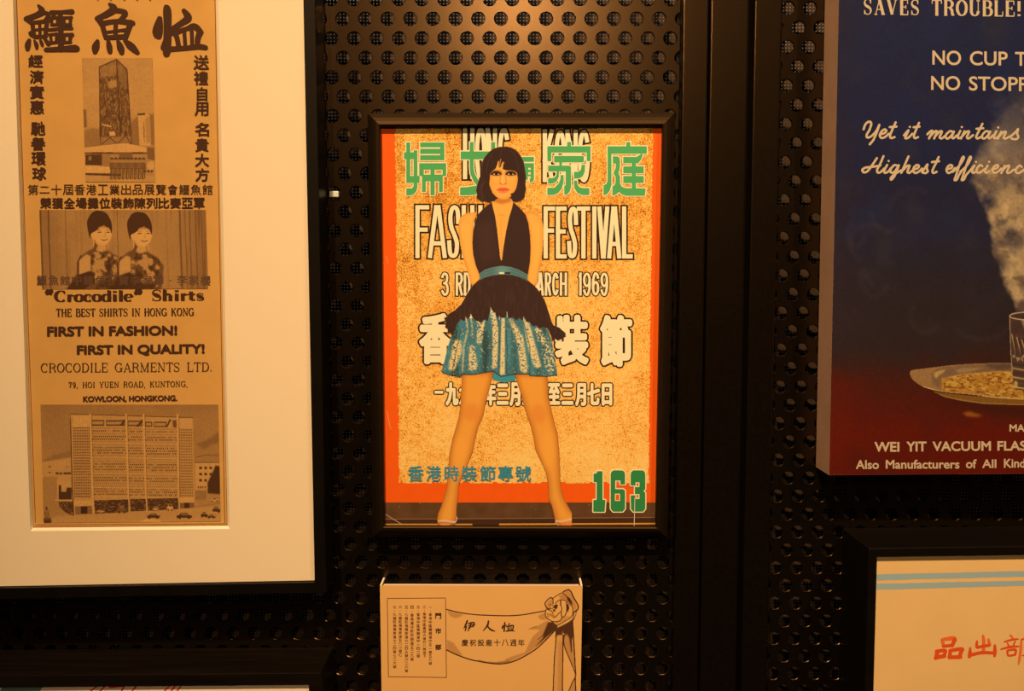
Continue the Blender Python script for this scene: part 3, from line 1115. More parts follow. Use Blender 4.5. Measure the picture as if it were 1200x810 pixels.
# exhibition tower photograph
cv = Canvas(94, 65, 184, 216, 2.0, (90, 60), 5.06, sep(0.80), 3)
Q_T = [(95.5, 67.5), (178.5, 68), (182, 213.5), (100, 213)]
cv.scale(0.94 + 0.10 * cv.fbm(20))
cv.fill([(320, 420), (365, 385), (420, 375), (470, 370), (470, 560), (320, 560)], sep(0.50), 0.8)
cv.fill([(40, 470), (90, 455), (140, 460), (140, 580), (40, 580)], sep(0.55), 0.8)
cv.fill([(38, 345), (55, 345), (60, 450), (42, 455)], sep(0.40), 0.3)
m = cv.fill([(133, 93), (235, 48), (298, 108), (312, 300), (326, 520), (326, 552), (140, 556), (134, 500)], sep(0.30), 0.15)
n = cv.noise(1.1, 3.2)
cv.put(m * (n > 0.62), sep(0.58), 0.8)
n = cv.noise(1.0, 3.6)
cv.put(m * (n < 0.28), sep(0.10), 0.7)
cv.fill([(138, 98), (234, 55), (238, 120), (225, 150), (140, 150)], sep(0.62), 0.5, 0.75)
cv.fill([(240, 60), (296, 112), (302, 230), (250, 180)], sep(0.52), 0.8, 0.7)
cv.fill([(185, 180), (235, 168), (238, 212), (188, 218)], sep(0.70), 0.3)
cv.fill([(150, 430), (205, 442), (205, 452), (150, 440)], sep(0.85), 0.1)
cv.fill([(190, 478), (225, 475), (228, 500), (195, 502)], sep(0.95), 0.1)
for a, b in (((133, 93), (140, 556)), ((235, 48), (262, 540)), ((298, 108), (326, 552)), ((133, 93), (235, 48)), ((235, 48), (298, 108))):
    cv.line([a, b], sep(0.12), 5)
cv.fill([(142, 508), (320, 505), (326, 552), (140, 556)], sep(0.62), 0.3, 0.8)
for a, b in (((150, 550), (200, 510)), ((195, 510), (240, 550)), ((245, 545), (290, 500)), ((290, 500), (322, 550))):
    cv.line([a, b], sep(0.25), 6)
cv.fill([(362, 375), (405, 368), (432, 380), (440, 560), (372, 560)], sep(0.88), 0.2)
cv.fill([(360, 370), (405, 366), (406, 378), (362, 382)], sep(0.2), 0.1)
cv.fill([(405, 400), (432, 382), (440, 540), (412, 545)], sep(0.7), 0.3)
for yy in (420, 450, 480):
    cv.line([(395, yy), (402, yy + 60)], sep(0.5), 4)
# pavilion
cv.fill([(46, 572), (250, 548), (300, 548), (415, 572), (418, 600), (46, 602)], sep(0.92), 0.2)
cv.fill([(46, 600), (418, 600), (418, 612), (46, 612)], sep(0.35), 0.2)
for x0, x1 in ((90, 160), (175, 215), (330, 395)):
    cv.rect(x0, 598, x1, 607, sep(0.2), 0.1)
cv.fill([(50, 615), (150, 612), (150, 678), (50, 675)], sep(0.16), 0.2)
cv.ell(78, 635, 10, 14, sep(0.55), 0.2)
cv.fill([(150, 612), (420, 612), (455, 700), (455, 740), (150, 725)], sep(0.68), 0.4)
for yy in range(622, 690, 10):
    cv.line([(152, yy), (200, yy)], sep(0.4), 3.5)
cv.fill([(50, 680), (200, 685), (200, 722), (50, 722)], sep(0.95), 0.2)
cv.fill([(50, 722), (260, 728), (260, 742), (50, 735)], sep(0.2), 0.2)
cv.fill([(250, 605), (330, 605), (330, 640), (250, 640)], sep(0.4), 0.3)
cv.ell(438, 680, 22, 26, sep(0.9), 0.3)
cv.fill([(415, 570), (460, 570), (465, 650), (420, 640)], sep(0.38), 0.5)
for k in range(9):
    x = 208 + k * 23.5
    cv.ell(x, 640, 10, 10, sep(0.14), 0.1)
    cv.ell(x, 648, 7, 8, sep(0.62), 0.1)
    cv.fill([(x - 13, 660), (x + 13, 660), (x + 14, 700), (x - 13, 700)], sep(0.42 if k % 2 else 0.36), 0.2)
    cv.line([(x - 4, 698), (x - 6, 752)], sep(0.22), 8)
    cv.line([(x + 6, 698), (x + 7, 752)], sep(0.3), 7)
    cv.line([(x - 8, 757), (x + 2, 757)], sep(0.12), 5)
for k in range(3):
    cv.ell(405 + k * 20, 712, 9, 6, sep(0.15), 0.1)
cv.scale(0.93 + 0.12 * cv.noise(0.9))
cv.build('tower_photograph', clip, YP, 'left', 1, quad=Q_T, label='small sepia photograph of a lattice tower and a row of attendants')

# twin portrait
cv = Canvas(44, 244, 246, 341, 2.0, (40, 235), 5.714, sep(0.70), 5)
Q_W = [(46, 246), (240.9, 246), (243.8, 338.4), (49.4, 339)]
cv.scale(0.90 + 0.14 * cv.fbm(26) )
cv.put(np.clip((cv.X - 205) / 60, 0, 0.55), sep(0.35))
cv.put(np.clip((75 - cv.X) / 60, 0, 0.4), sep(0.35))
streak = cv.noise(1.3, 60)
cv.put(np.clip((streak - 0.6) * 1.5, 0, 0.35) * (0.3 + np.clip((cv.X - 185) / 60, 0, 1)), sep(0.15))
for x, w, v in ((95, 9, 0.15), (210, 5, 0.35), (555, 5, 0.25), (975, 14, 0.25), (1010, 6, 0.3), (1040, 10, 0.3), (1080, 8, 0.25), (1120, 8, 0.3), (885, 4, 0.45), (40, 16, 0.2), (280, 3, 0.5)):
    cv.line([(x, 62), (x + 4, 250), (x + 18, 600)], sep(v), w, 0.7)


def lady(dx, dy, mirror_face=False):
    sh_ = lambda pts: [(a + dx, b + dy) for a, b in pts]
    dark, skin = sep(0.10), sep(0.98)
    # dress and shoulders
    cv.fill(sh_([(400, 318), (430, 345), (490, 335), (560, 375), (600, 430), (585, 600), (215, 600), (285, 490), (292, 420), (310, 375), (365, 335)]), sep(0.30), 0.3)
    cv.fill(sh_([(302, 400), (350, 360), (378, 372), (380, 470), (300, 500)]), sep(0.92), 0.5, 0.9)
    m_ = cv.mask(sh_([(385, 345), (480, 345), (570, 385), (590, 600), (400, 600), (375, 470)]))
    n_ = cv.fbm(7, 3)
    cv.put(m_ * np.clip((n_ - 0.52) * 9, 0, 1), sep(0.82), 0.9)
    cv.put(m_ * np.clip((0.44 - n_) * 9, 0, 1), dark, 0.9)
    cv.fill(sh_([(290, 500), (370, 475), (405, 495), (400, 545), (330, 600), (215, 600)]), dark, 0.3)
    cv.line(sh_([(312, 370), (290, 420), (296, 500)]), dark, 8)
    # neck
    cv.fill(sh_([(412, 280), (475, 285), (482, 330), (455, 345), (420, 335), (405, 315)]), sep(0.86), 0.3)
    cv.fill(sh_([(405, 280), (425, 300), (415, 330), (398, 335)]), sep(0.25), 0.5)
    # head
    cv.fill(sh_([(395, 200), (410, 185), (500, 185), (520, 205), (516, 250), (492, 288), (468, 300), (435, 292), (405, 262)]), skin, 0.3, smooth=True)
    cv.fill(sh_([(378, 220), (396, 215), (405, 262), (390, 252)]), skin, 0.2)
    cv.fill(sh_([(432, 68), (480, 82), (512, 130), (522, 180), (518, 222), (505, 190), (470, 172), (440, 182), (412, 205), (380, 225), (376, 258), (360, 200), (355, 140), (378, 92), (405, 72)]), dark, 0.2, smooth=True)
    cv.line(sh_([(432, 182), (470, 168)]), sep(0.7), 5)
    # features
    for ex in (440, 498):
        cv.line(sh_([(ex - 12, 214), (ex + 8, 212)]), sep(0.12), 6)
        cv.line(sh_([(ex - 14, 199), (ex + 8, 197)]), sep(0.35), 4)
    cv.line(sh_([(474, 215), (476, 240), (466, 243)]), sep(0.75), 5)
    cv.line(sh_([(450, 262), (470, 268), (490, 260)]), sep(0.32), 6)
    cv.line(sh_([(395, 255), (400, 305)]), sep(0.95), 6)
    cv.line(sh_([(496, 290), (498, 320)]), sep(0.95), 5)


lady(0, 0)
lady(268, 8)
cv.rect(600, 490, 700, 610, sep(0.10), 2.0, 0.8)
cv.scale(0.94 + 0.10 * cv.noise(0.8))
cv.build('portrait_photograph', clip, YP, 'left', 1, quad=Q_W, label='sepia photograph of two women with tall hair and patterned dresses')
sh = Sheet(YP, 'left')
row = '鱷魚館中鱷魚孖寶李家樺·李家櫻'
for i, ch in enumerate(row):
    x = 43.0 + i * 13.7
    if ch == '·':
        sh.disc(x + 6, 329, 1.0, (92, 54, 30), 2)
        continue
    text(sh, ch, (x, 322.5 + (i % 3) * 0.4, x + 11.8, 334.5), (98, 57, 30), 2, bold=0.5)
sh.build('caption', clip)

# factory building photograph
cv = Canvas(45, 472, 261, 615, 2.0, (40, 470), 5.217, sep(0.70), 9)
Q_F = [(47.3, 474.2), (255.6, 474.2), (258.6, 611), (51, 613)]
cv.put(np.clip((540 - cv.Y) / 66, 0, 1) * 0.55, sep(0.50))
cv.scale(0.92 + 0.12 * cv.fbm(18))
# hills
cv.fill([(985, 270), (1040, 240), (1140, 180), (1140, 380), (985, 380)], sep(0.62), 0.5)
cv.fill([(990, 265), (1060, 235), (1140, 180), (1140, 250), (1080, 270), (1040, 300)], sep(0.42), 0.8, 0.8)
cv.line([(990, 345), (1050, 330), (1140, 335)], sep(0.4), 6)
cv.fill([(50, 365), (120, 330), (200, 310), (230, 305), (230, 345), (50, 375)], sep(0.50), 1.2, 0.8)
cv.fill([(50, 375), (230, 345), (230, 480), (50, 480)], sep(0.82), 0.6)
# left neighbours
for x, y, w, h in ((88, 398, 14, 8), (88, 434, 14, 8), (195, 400, 14, 6), (130, 436, 20, 14), (152, 438, 22, 12), (180, 436, 45, 14), (205, 482, 25, 10)):
    cv.rect(x, y, x + w, y + h, sep(0.25))
cv.fill([(50, 465), (140, 462), (150, 740), (55, 745)], sep(0.66), 0.4)
cv.rect(140, 480, 235, 610, sep(0.85), 0.2)
cv.fill([(150, 515), (165, 515), (165, 555), (195, 555), (200, 530), (230, 530), (230, 602), (150, 602)], sep(0.12), 0.2)
cv.line([(130, 608), (238, 608)], sep(0.9), 8)
m = cv.fill([(150, 615), (238, 615), (242, 705), (190, 680), (155, 650)], sep(0.15), 0.2)
cv.put(m * (cv.noise(1.2) > 0.62), sep(0.5), 0.8)
# right neighbours
cv.rect(985, 378, 1140, 560, sep(0.86), 0.2)
cv.line([(985, 376), (1140, 376)], sep(0.3), 5)
for r in range(3):
    for k in range(4):
        cv.rect(1010 + k * 31, 402 + r * 38, 1026 + k * 31, 417 + r * 38, sep(0.15))
cv.fill([(1060, 500), (1085, 450), (1110, 395), (1140, 400), (1140, 570), (1060, 565)], sep(0.10), 0.3)
for k in range(4):
    cv.rect(1000 + k * 14, 520, 1008 + k * 14, 535, sep(0.3))
cv.rect(985, 545, 1055, 605, sep(0.55), 0.4)
cv.line([(1057, 480), (1057, 640)], sep(0.75), 3)
# main block
cv.fill([(225, 80), (970, 100), (982, 660), (240, 705)], sep(0.80), 0.2)
cv.line([(222, 80), (970, 102)], sep(0.25), 5)
cv.line([(222, 110), (232, 500), (242, 700)], sep(0.18), 6)
cols = [(238, 340, 245, 350), (350, 558, 368, 572), (572, 665, 582, 682), (678, 872, 690, 880), (885, 970, 890, 980)]
for r in range(26):
    f = r / 25.0
    yy0 = 160 + f * 420
    full = r in (3, 4, 7, 8, 9, 13, 14, 15, 18, 19, 22, 23, 24, 1)
    for ci, (xa, xb, xc, xd) in enumerate(cols):
        x0, x1 = xa + (xc - xa) * f, xb + (xd - xb) * f
        tilt = (x0 - 230) * 0.018
        if ci in (0, 4):
            for x in np.arange(x0, x1 - 6, 10.5):
                cv.fill([(x, yy0 + tilt), (x + 8, yy0 + tilt), (x + 5, yy0 + tilt + 10), (x + 1, yy0 + tilt + 10)], sep(0.24 if ci == 0 else 0.36))
        else:
            v = 0.26 if full else 0.58
            for x in np.arange(x0 + 2, x1 - 8, 12):
                xx = x + (6 if r % 2 else 0)
                cv.fill([(xx, yy0 + tilt), (xx + 9, yy0 + tilt), (xx + 7, yy0 + tilt + 10), (xx + 2, yy0 + tilt + 10)], sep(v if cv.rng.random() > 0.2 else 0.65))
cv.rect(240, 90, 338, 160, sep(0.90), 0.2)
cv.rect(886, 108, 968, 170, sep(0.86), 0.2)
for x0, x1, y0, y1 in ((352, 428, 116, 152), (440, 556, 118, 152), (572, 664, 120, 154), (680, 722, 126, 158), (732, 810, 126, 160)):
    cv.rect(x0, y0, x1, y1, sep(0.22), 0.1)
    cv.rect(x0 + 4, y0 + 8, x1 - 6, y1 - 8, sep(0.72), 0.1)
for pts in ([(520, 152), (556, 106), (556, 128), (535, 152)], [(622, 156), (662, 110), (662, 130), (640, 158)], [(806, 160), (826, 114), (840, 112), (815, 160)]):
    cv.fill(pts, sep(0.15), 0.1)
cv.fill([(845, 120), (870, 116), (872, 165), (850, 160)], sep(0.3), 0.1)
for xa, xb in ((343, 362), (563, 578), (669, 686), (877, 885)):
    cv.line([(xa, 84), (xb, 680)], sep(0.92), 11)
    cv.line([(xa + 8, 90), (xb + 7, 650)], sep(0.3), 3)
for yy in (255, 345, 440, 530, 585):
    cv.line([(350, yy), (880, yy + 8)], sep(0.9), 6, 0.8)
for pts, v in (([(368, 608), (575, 602), (578, 680), (372, 690)], 0.12), ([(588, 600), (682, 598), (685, 672), (590, 676)], 0.12), ([(694, 598), (880, 594), (884, 662), (697, 672)], 0.12)):
    m = cv.fill(pts, sep(v), 0.15)
    cv.put(m * (cv.noise(2.5, 0.8) > 0.66), sep(0.5), 0.7)
cv.fill([(242, 610), (350, 606), (355, 640), (246, 645)], sep(0.9), 0.2)
cv.fill([(250, 645), (352, 640), (358, 690), (252, 696)], sep(0.45), 0.2)
cv.rect(286, 646, 326, 690, sep(0.06), 0.1)
cv.fill([(888, 592), (978, 590), (980, 622), (890, 624)], sep(0.9), 0.2)
cv.fill([(890, 624), (978, 622), (980, 655), (892, 658)], sep(0.4), 0.2)
cv.rect(918, 622, 950, 656, sep(0.08), 0.1)
# forecourt
cv.fill([(50, 740), (150, 700), (250, 702), (580, 685), (980, 655), (1140, 640), (1145, 750), (50, 755)], sep(0.78), 0.6)
cv.fill([(620, 750), (680, 722), (760, 722), (800, 752)], sep(0.95), 0.4)


def car(x, y, w, h, v, roof=True):
    cv.fill([(x, y), (x + w, y), (x + w, y - h * 0.5), (x + w * 0.8, y - h * 0.55), (x + w * 0.7, y - h), (x + w * 0.3, y - h), (x + w * 0.15, y - h * 0.55), (x, y - h * 0.5)], sep(v), 0.15)
    cv.rect(x + w * 0.3, y - h * 0.9, x + w * 0.7, y - h * 0.55, sep(0.2 if v > 0.5 else 0.5))
    for f in (0.2, 0.8):
        cv.ell(x + w * f, y, w * 0.09, h * 0.22, sep(0.05))


car(385, 682, 45, 20, 0.8); car(508, 680, 56, 42, 0.35); car(725, 668, 34, 22, 0.9); car(812, 666, 38, 38, 0.95)
car(690, 715, 78, 28, 0.12); car(870, 715, 95, 30, 0.12); car(1020, 708, 40, 28, 0.1); car(1060, 715, 48, 20, 0.2); car(1090, 678, 48, 32, 0.15); car(1085, 690, 30, 16, 0.95)
car(58, 735, 46, 36, 0.3); car(62, 690, 28, 46, 0.55); car(1075, 612, 55, 18, 0.9)
cv.fill([(58, 730), (104, 726), (106, 745), (60, 748)], sep(0.15), 0.2)
cv.line([(960, 650), (1140, 625)], sep(0.5), 4)
cv.scale(0.93 + 0.12 * cv.noise(0.9))
cv.build('factory_photograph', clip, YP, 'left', 1, quad=Q_F, label='sepia photograph of a factory block with grid screens')

# =================================================================== framed magazine cover (centre)
inner = quadP([(445.4, 147.2), (776.6, 146.6), (768.6, 618.0), (450.3, 617.2)], -0.0152)
t = thing('framed_magazine_cover', 'dark bronze frame around an orange and gold magazine cover of a standing woman', 'picture frame',
          ((inner[2].x + inner[3].x) / 2, 0, inner[2].z - 0.01))
prof = [(0, -0.0106), (0, -0.0152), (0.0008, -0.0158), (0.0030, -0.0152), (0.0055, -0.0136), (0.0078, -0.0114), (0.0092, -0.0098), (0.0092, -0.0006)]
ring_frame('frame', inner, prof, BROWN_BLACK, t)

YC = -0.0110


def glitter():
    """gold glitter cloth printed on the cover"""
    m = bpy.data.materials.new('gold_glitter_print')
    m.use_nodes = True
    nt = m.node_tree
    b = nt.nodes['Principled BSDF']
    b.inputs['Roughness'].default_value = 0.6
    b.inputs['Specular IOR Level'].default_value = 0.2
    tc = nt.nodes.new('ShaderNodeTexCoord')

    def noise(scale, detail, rough=0.5):
        n = nt.nodes.new('ShaderNodeTexNoise')
        n.inputs['Scale'].default_value = scale
        n.inputs['Detail'].default_value = detail
        n.inputs['Roughness'].default_value = rough
        nt.links.new(tc.outputs['Object'], n.inputs['Vector'])
        return n.outputs['Fac']

    def mth(op, a, bb, cl=False):
        n = nt.nodes.new('ShaderNodeMath')
        n.operation = op
        n.use_clamp = cl
        for i, q in enumerate((a, bb)):
            if isinstance(q, (int, float)):
                n.inputs[i].default_value = q
            else:
                nt.links.new(q, n.inputs[i])
        return n.outputs[0]
    fine = noise(1000, 2, 0.6)
    mid = noise(300, 2, 0.5)
    big = noise(26, 3, 0.5)
    sx = nt.nodes.new('ShaderNodeSeparateXYZ')
    nt.links.new(tc.outputs['Object'], sx.inputs[0])
    # the cloth of the print is coarser and browner towards the top of the picture
    up = nt.nodes.new('ShaderNodeMapRange')
    up.inputs['From Min'].default_value = 0.10
    up.inputs['From Max'].default_value = 0.30
    nt.links.new(sx.outputs['Z'], up.inputs['Value'])
    grain = mth('ADD', mth('MULTIPLY', fine, 0.74), mth('MULTIPLY', mid, 0.26))
    amt = mth('ADD', mth('MULTIPLY', up.outputs[0], 0.080), mth('MULTIPLY', mth('SUBTRACT', big, 0.5), 0.30))
    val = mth('SUBTRACT', grain, amt)
    rp = nt.nodes.new('ShaderNodeValToRGB')
    e = rp.color_ramp.elements
    e[0].position, e[1].position = 0.30, 0.58
    e[0].color = (*albedo((160, 76, 10), 'cover'), 1)
    e[1].color = (*albedo((253, 184, 86), 'cover'), 1)
    k = e.new(0.38)
    k.color = (*albedo((218, 120, 26), 'cover'), 1)
    k = e.new(0.45)
    k.color = (*albedo((253, 158, 50), 'cover'), 1)
    nt.links.new(val, rp.inputs['Fac'])
    nt.links.new(rp.outputs['Color'], b.inputs['Base Color'])
    return m


GOLD = glitter()
ORANGE = ink((246, 82, 9), 'cover', 0.6, 0.2, 0.03, 120)
FLOOR_INK = ink((98, 56, 25), 'cover', 0.6, 0.15, 0.25, 90)
CREAM = (250, 202, 128)
DARK = (48, 23, 10)
GREEN = (80, 150, 68)
sh = Sheet(YC, 'cover')
sh.poly([(440, 140), (782, 140), (774, 589), (446, 589)], ORANGE, 0)
sh.poly([(446, 589), (774, 589), (773, 625), (446, 625)], FLOOR_INK, 0)
sh.poly([(446, 608), (774, 606), (773, 625), (446, 625)], (68, 33, 15), 1)
sh.poly([(463.5, 140), (765.0, 140), (759.5, 565.2), (468.6, 564.6)], GOLD, 1)
rr = random.Random(4)
for i in range(120):                      # torn edge of the glitter cloth
    f = rr.random()
    y = 146 + f * 418
    xl, xr = 463.6 + 4.9 * (y - 140) / 425, 764.9 - 5.4 * (y - 140) / 425
    w = 0.5 + rr.random() * 0.9
    sh.rect(xl - w, y, xl + 1, y + 1.5 + rr.random() * 2, GOLD, 1)
    sh.rect(xr - 1, y, xr + w * 0.8, y + 1.5 + rr.random() * 2, GOLD, 1)
    x = 469 + f * 290
    sh.rect(x, 564, x + 2 + rr.random() * 3, 565.4 + w, GOLD, 1)
sh.stroke([(450, 614.8), (553.5, 614.8)], 1.8, (212, 128, 36), 2, False)
sh.stroke([(585, 614.6), (768, 613.8)], 1.8, (216, 130, 36), 2, False)
sh.stroke([(450, 608.6), (600, 607.8), (767, 606.5)], 0.8, (150, 96, 52), 2, False)
sh.stroke([(451.5, 602.8), (473.5, 616.2)], 0.7, (200, 135, 85), 2, False)
for x, y in ((468, 594), (690, 592), (700, 596), (628, 597), (492, 590), (765, 602)):
    sh.disc(x, y, 0.6, (150, 120, 90), 2, 6)
sh.stroke([(453.5, 482), (457, 500), (459, 504)], 0.8, (250, 130, 60), 2, False)
sh.stroke([(452.5, 300), (455, 309)], 0.7, (250, 130, 60), 2, False)
cover = sh.build('magazine_cover', t, 'orange and gold printed cover')

# festival banner letters (cream with dark outline)
sh = Sheet(YC, 'cover')
for chs, boxes in (
        ('HONG', ((542.5, 149, 556, 210), (556.5, 149, 570, 210), (569, 149, 582.5, 210), (583.5, 149, 597.5, 210))),
        ('KONG', ((636, 151.5, 649, 213.5), (649.5, 152.5, 663.5, 214), (662.5, 152, 677, 214), (677, 152, 691.5, 214)))):
    for ch, b in zip(chs, boxes):
        mono(sh, ch, b, 4.9, CREAM, 1.9, DARK, 3)
for ch, x0, x1 in (('F', 486.8, 503), ('A', 501.5, 523.5), ('S', 524, 539.5), ('H', 541, 556), ('I', 559, 567), ('O', 569, 583), ('N', 585, 600)):
    mono(sh, ch, (x0, 240.5, x1, 302.5), 4.9, CREAM, 1.9, DARK, 3)
for ch, x0, x1 in (('F', 637, 650.5), ('E', 651.5, 664), ('S', 664.5, 677.5), ('T', 676, 691.5), ('I', 692, 701), ('V', 700, 714), ('A', 711.5, 728), ('L', 729, 741.5)):
    mono(sh, ch, (x0, 242.0, x1, 303), 4.9, CREAM, 1.9, DARK, 3)
for ch, x0, x1 in (('3', 517, 526), ('R', 534, 542.5), ('D', 543.5, 551.5), ('M', 616, 630), ('A', 629, 637.5), ('R', 638.5, 646), ('C', 647, 655), ('H', 656, 664.5),
                   ('1', 677.5, 682.5), ('9', 683, 692.5), ('6', 693.5, 702.5), ('9', 703.5, 712.8)):
    mono(sh, ch, (x0, 319.5, x1, 346.5), 2.8, CREAM, 1.3, DARK, 3)
for ch, b, w in (('香', (491, 367, 529, 427), 4.6), ('港', (534, 367, 572, 427), 4.6), ('時', (590, 370, 628, 428), 4.6), ('裝', (650, 369, 690, 428), 4.6), ('節', (703, 369, 741, 430), 4.6)):
    text(sh, ch, b, CREAM, 3, bold=w, outline=2.0, ocol=DARK)
for ch, b in (('一', (509, 458, 519.5, 461.5)), ('九', (522, 448, 537.5, 475.5)), ('六', (538, 448, 553, 475.5)), ('九', (555, 448, 569, 475.5)), ('年', (567, 448, 581.5, 475.5)),
              ('三', (582, 449.5, 596, 474.5)), ('月', (597, 448, 610, 476)), ('三', (612, 449, 626, 475)), ('日', (629, 449, 640, 475)),
              ('至', (642, 449, 656.5, 474.5)), ('三', (658, 449.5, 672, 474.5)), ('月', (674, 449, 687, 476)), ('七', (688, 449, 703, 475)), ('日', (705, 449.5, 717.5, 475.5))):
    text(sh, ch, b, CREAM, 3, bold=2.3, outline=1.4, ocol=DARK)
sh.build('festival_lettering', cover, 'cream banner letters outlined in dark brown')

# green title
sh = Sheet(YC, 'cover')
A, B, SC = (440, 140), (610, 140), 7.06


def grow_poly(pts, d):
    """outward offset of a simple polygon"""
    ar = sum(pts[i - 1][0] * pts[i][1] - pts[i][0] * pts[i - 1][1] for i in range(len(pts)))
    sg = 1 if ar > 0 else -1
    out = []
    for i in range(len(pts)):
        p, q, r = pts[i - 1], pts[i], pts[(i + 1) % len(pts)]
        d1 = (q[0] - p[0], q[1] - p[1]); d2 = (r[0] - q[0], r[1] - q[1])
        l1, l2 = math.hypot(*d1) or 1, math.hypot(*d2) or 1
        n1 = (d1[1] / l1 * sg, -d1[0] / l1 * sg); n2 = (d2[1] / l2 * sg, -d2[0] / l2 * sg)
        m = (n1[0] + n2[0], n1[1] + n2[1])
        k = max(0.35, (m[0] * m[0] + m[1] * m[1]) / 2)
        out.append((q[0] + m[0] / k * d, q[1] + m[1] / k * d))
    return out


def title(off, rects, polys):
    for r in rects:
        p = [(r[0], r[1]), (r[2], r[1]), (r[2], r[3]), (r[0], r[3])]
        sh.poly(conv(grow_poly(p, 8), off, SC), CREAM, 6)
        sh.poly(conv(p, off, SC), GREEN, 7)
    for p in polys:
        q = conv(p, off, SC)
        for i in range(len(q)):
            sh.stroke([q[i - 1], q[i]], 16 / SC, CREAM, 6)
        sh.poly(q, CREAM, 6)
        sh.poly(q, GREEN, 7)


title(A, [(255, 190, 288, 525), (236, 272, 347, 328), (316, 255, 347, 468), (255, 468, 365, 525),
          (370, 190, 535, 230), (370, 243, 535, 285), (370, 296, 535, 338), (535, 190, 570, 338),
          (362, 362, 400, 468), (455, 362, 490, 628), (555, 362, 585, 468), (362, 362, 585, 416), (362, 456, 585, 468), (385, 458, 557, 512),
          (385, 470, 416, 600), (525, 470, 557, 600)],
      [[(316, 525), (347, 525), (347, 560), (338, 595), (318, 618), (295, 628), (255, 628), (255, 570), (300, 570), (312, 558), (316, 540)]])
title(A, [(705, 265, 950, 330), (957, 188, 990, 320)],
      [[(780, 187), (812, 187), (812, 400), (822, 450), (850, 500), (900, 540), (900, 590), (850, 560), (810, 510), (785, 450), (780, 400)],
       [(700, 562), (760, 560), (830, 548), (900, 520), (900, 590), (835, 620), (770, 628), (700, 628)]])
title(B, [(-90, 310, 111, 350), (-90, 362, 111, 400), (-90, 400, 64, 470), (84, 400, 111, 436), (-90, 416, 111, 436), (84, 416, 111, 490), (-90, 456, 111, 470), (20, 470, 60, 500)],
      [[(84, 470), (111, 470), (111, 500), (98, 516), (78, 524), (74, 490), (84, 488)]])
title(B, [(386, 187, 418, 240), (222, 222, 580, 274), (222, 222, 255, 345), (548, 222, 580, 345), (278, 302, 524, 355), (228, 382, 400, 430)],
      [[(320, 355), (345, 355), (340, 385), (322, 395)],
       [(385, 382), (410, 384), (418, 395), (418, 560), (408, 595), (388, 618), (362, 626), (362, 550), (374, 545), (374, 420)],
       [(300, 430), (318, 430), (318, 470), (300, 510), (270, 530), (228, 532), (228, 486), (275, 484), (295, 465)],
       [(332, 460), (356, 460), (356, 520), (340, 575), (310, 610), (275, 625), (222, 626), (222, 566), (280, 564), (315, 530), (330, 495)],
       [(505, 375), (534, 375), (532, 430), (515, 470), (485, 488), (442, 490), (442, 434), (480, 432), (500, 415)],
       [(440, 506), (468, 506), (472, 540), (490, 562), (520, 568), (570, 568), (570, 626), (510, 626), (470, 608), (446, 570)]])
title(B, [(875, 187, 908, 240), (720, 222, 1045, 284), (850, 388, 1020, 446), (850, 468, 1020, 526), (920, 350, 955, 580)],
      [[(720, 284), (752, 284), (752, 540), (738, 590), (716, 618), (686, 628), (686, 545), (708, 535), (718, 515), (720, 490)],
       [(850, 310), (960, 310), (1000, 284), (1012, 290), (1000, 330), (975, 362), (850, 362)],
       [(764, 305), (806, 306), (820, 318), (824, 345), (822, 405), (810, 442), (824, 475), (824, 530), (838, 556), (870, 568), (1036, 570), (1030, 632), (870, 632),
        (836, 618), (814, 600), (792, 620), (760, 632), (760, 555), (780, 540), (786, 515), (786, 475), (768, 442), (786, 405), (790, 366), (764, 364)]])
sh.build('title_lettering', cover, 'green block title with cream outline')

# the woman on the cover
cv = Canvas(505, 165, 670, 618, 2.0, (510, 160), 4.5, (240, 160, 85), 11, solid=False)
SKIN = np.array((243, 163, 88.0))
SK_D, SK_L = (205, 112, 48), (252, 184, 112)
BLK = (64, 37, 25)


def shaded(pts, col, edge, off, s, r=3.0, smooth=True, k=1.6):
    cv.frame(off, s)
    p = sm(pts, True, 4) if smooth else pts
    m = cv.mask(p)
    b = cv.blur(m, r)
    e = np.clip((1 - b) * k, 0, 1) * m
    cv.put(m, col)
    cv.put(e, edge, 0.9)
    cv.a = np.maximum(cv.a, m)
    return m


O5, S5 = (450, 470), 5.224
O6, S6 = (610, 470), 5.224
O7, S7 = (500, 320), 5.06
O8, S8 = (510, 160), 4.5
toP = lambda pts, o, s: conv(pts, o, s)
# hidden lining of the skirt
cv.frame(O7, S7)
cv.fill([(390, 585), (530, 590), (525, 640), (460, 650), (392, 632)], (62, 132, 120), 0.0, 1, cover=True)
cv.line([(395, 640), (460, 655), (525, 642)], (60, 40, 30), 5)
# legs
legL = toP([(208, 585), (206, 660), (200, 740)], O7, S7) + toP([(470, 0), (458, 95), (440, 160), (418, 235), (400, 320), (394, 400), (388, 470), (382, 540), (364, 590), (352, 640), (330, 690), (324, 730),
      (330, 762), (385, 764), (436, 758), (444, 715), (446, 650), (456, 580), (458, 520), (480, 460), (510, 390), (545, 310), (562, 220), (580, 150), (608, 90), (626, 0)], O5, S5) + toP([(372, 690), (398, 585)], O7, S7)
legR = toP([(520, 590), (540, 660), (570, 750)], O7, S7) + toP([(12, 0), (40, 90), (62, 150), (78, 220), (92, 300), (125, 370), (155, 440), (166, 500), (170, 560), (168, 600), (190, 640), (205, 700), (212, 740),
      (232, 762), (280, 768), (331, 764), (324, 705), (296, 650), (264, 590), (250, 540), (245, 490), (242, 400), (238, 320), (228, 200), (210, 140), (195, 80), (178, 0)], O6, S6) + toP([(722, 740), (716, 600)], O7, S7)
for leg in (legL, legR):
    shaded(leg, (240, 142, 44), (176, 80, 18), (0, 0), 1, 4.5, False, 1.5)
    cv.line(leg + leg[:1], (110, 52, 26), 0.9, 0.55)
cv.frame(O5, S5)
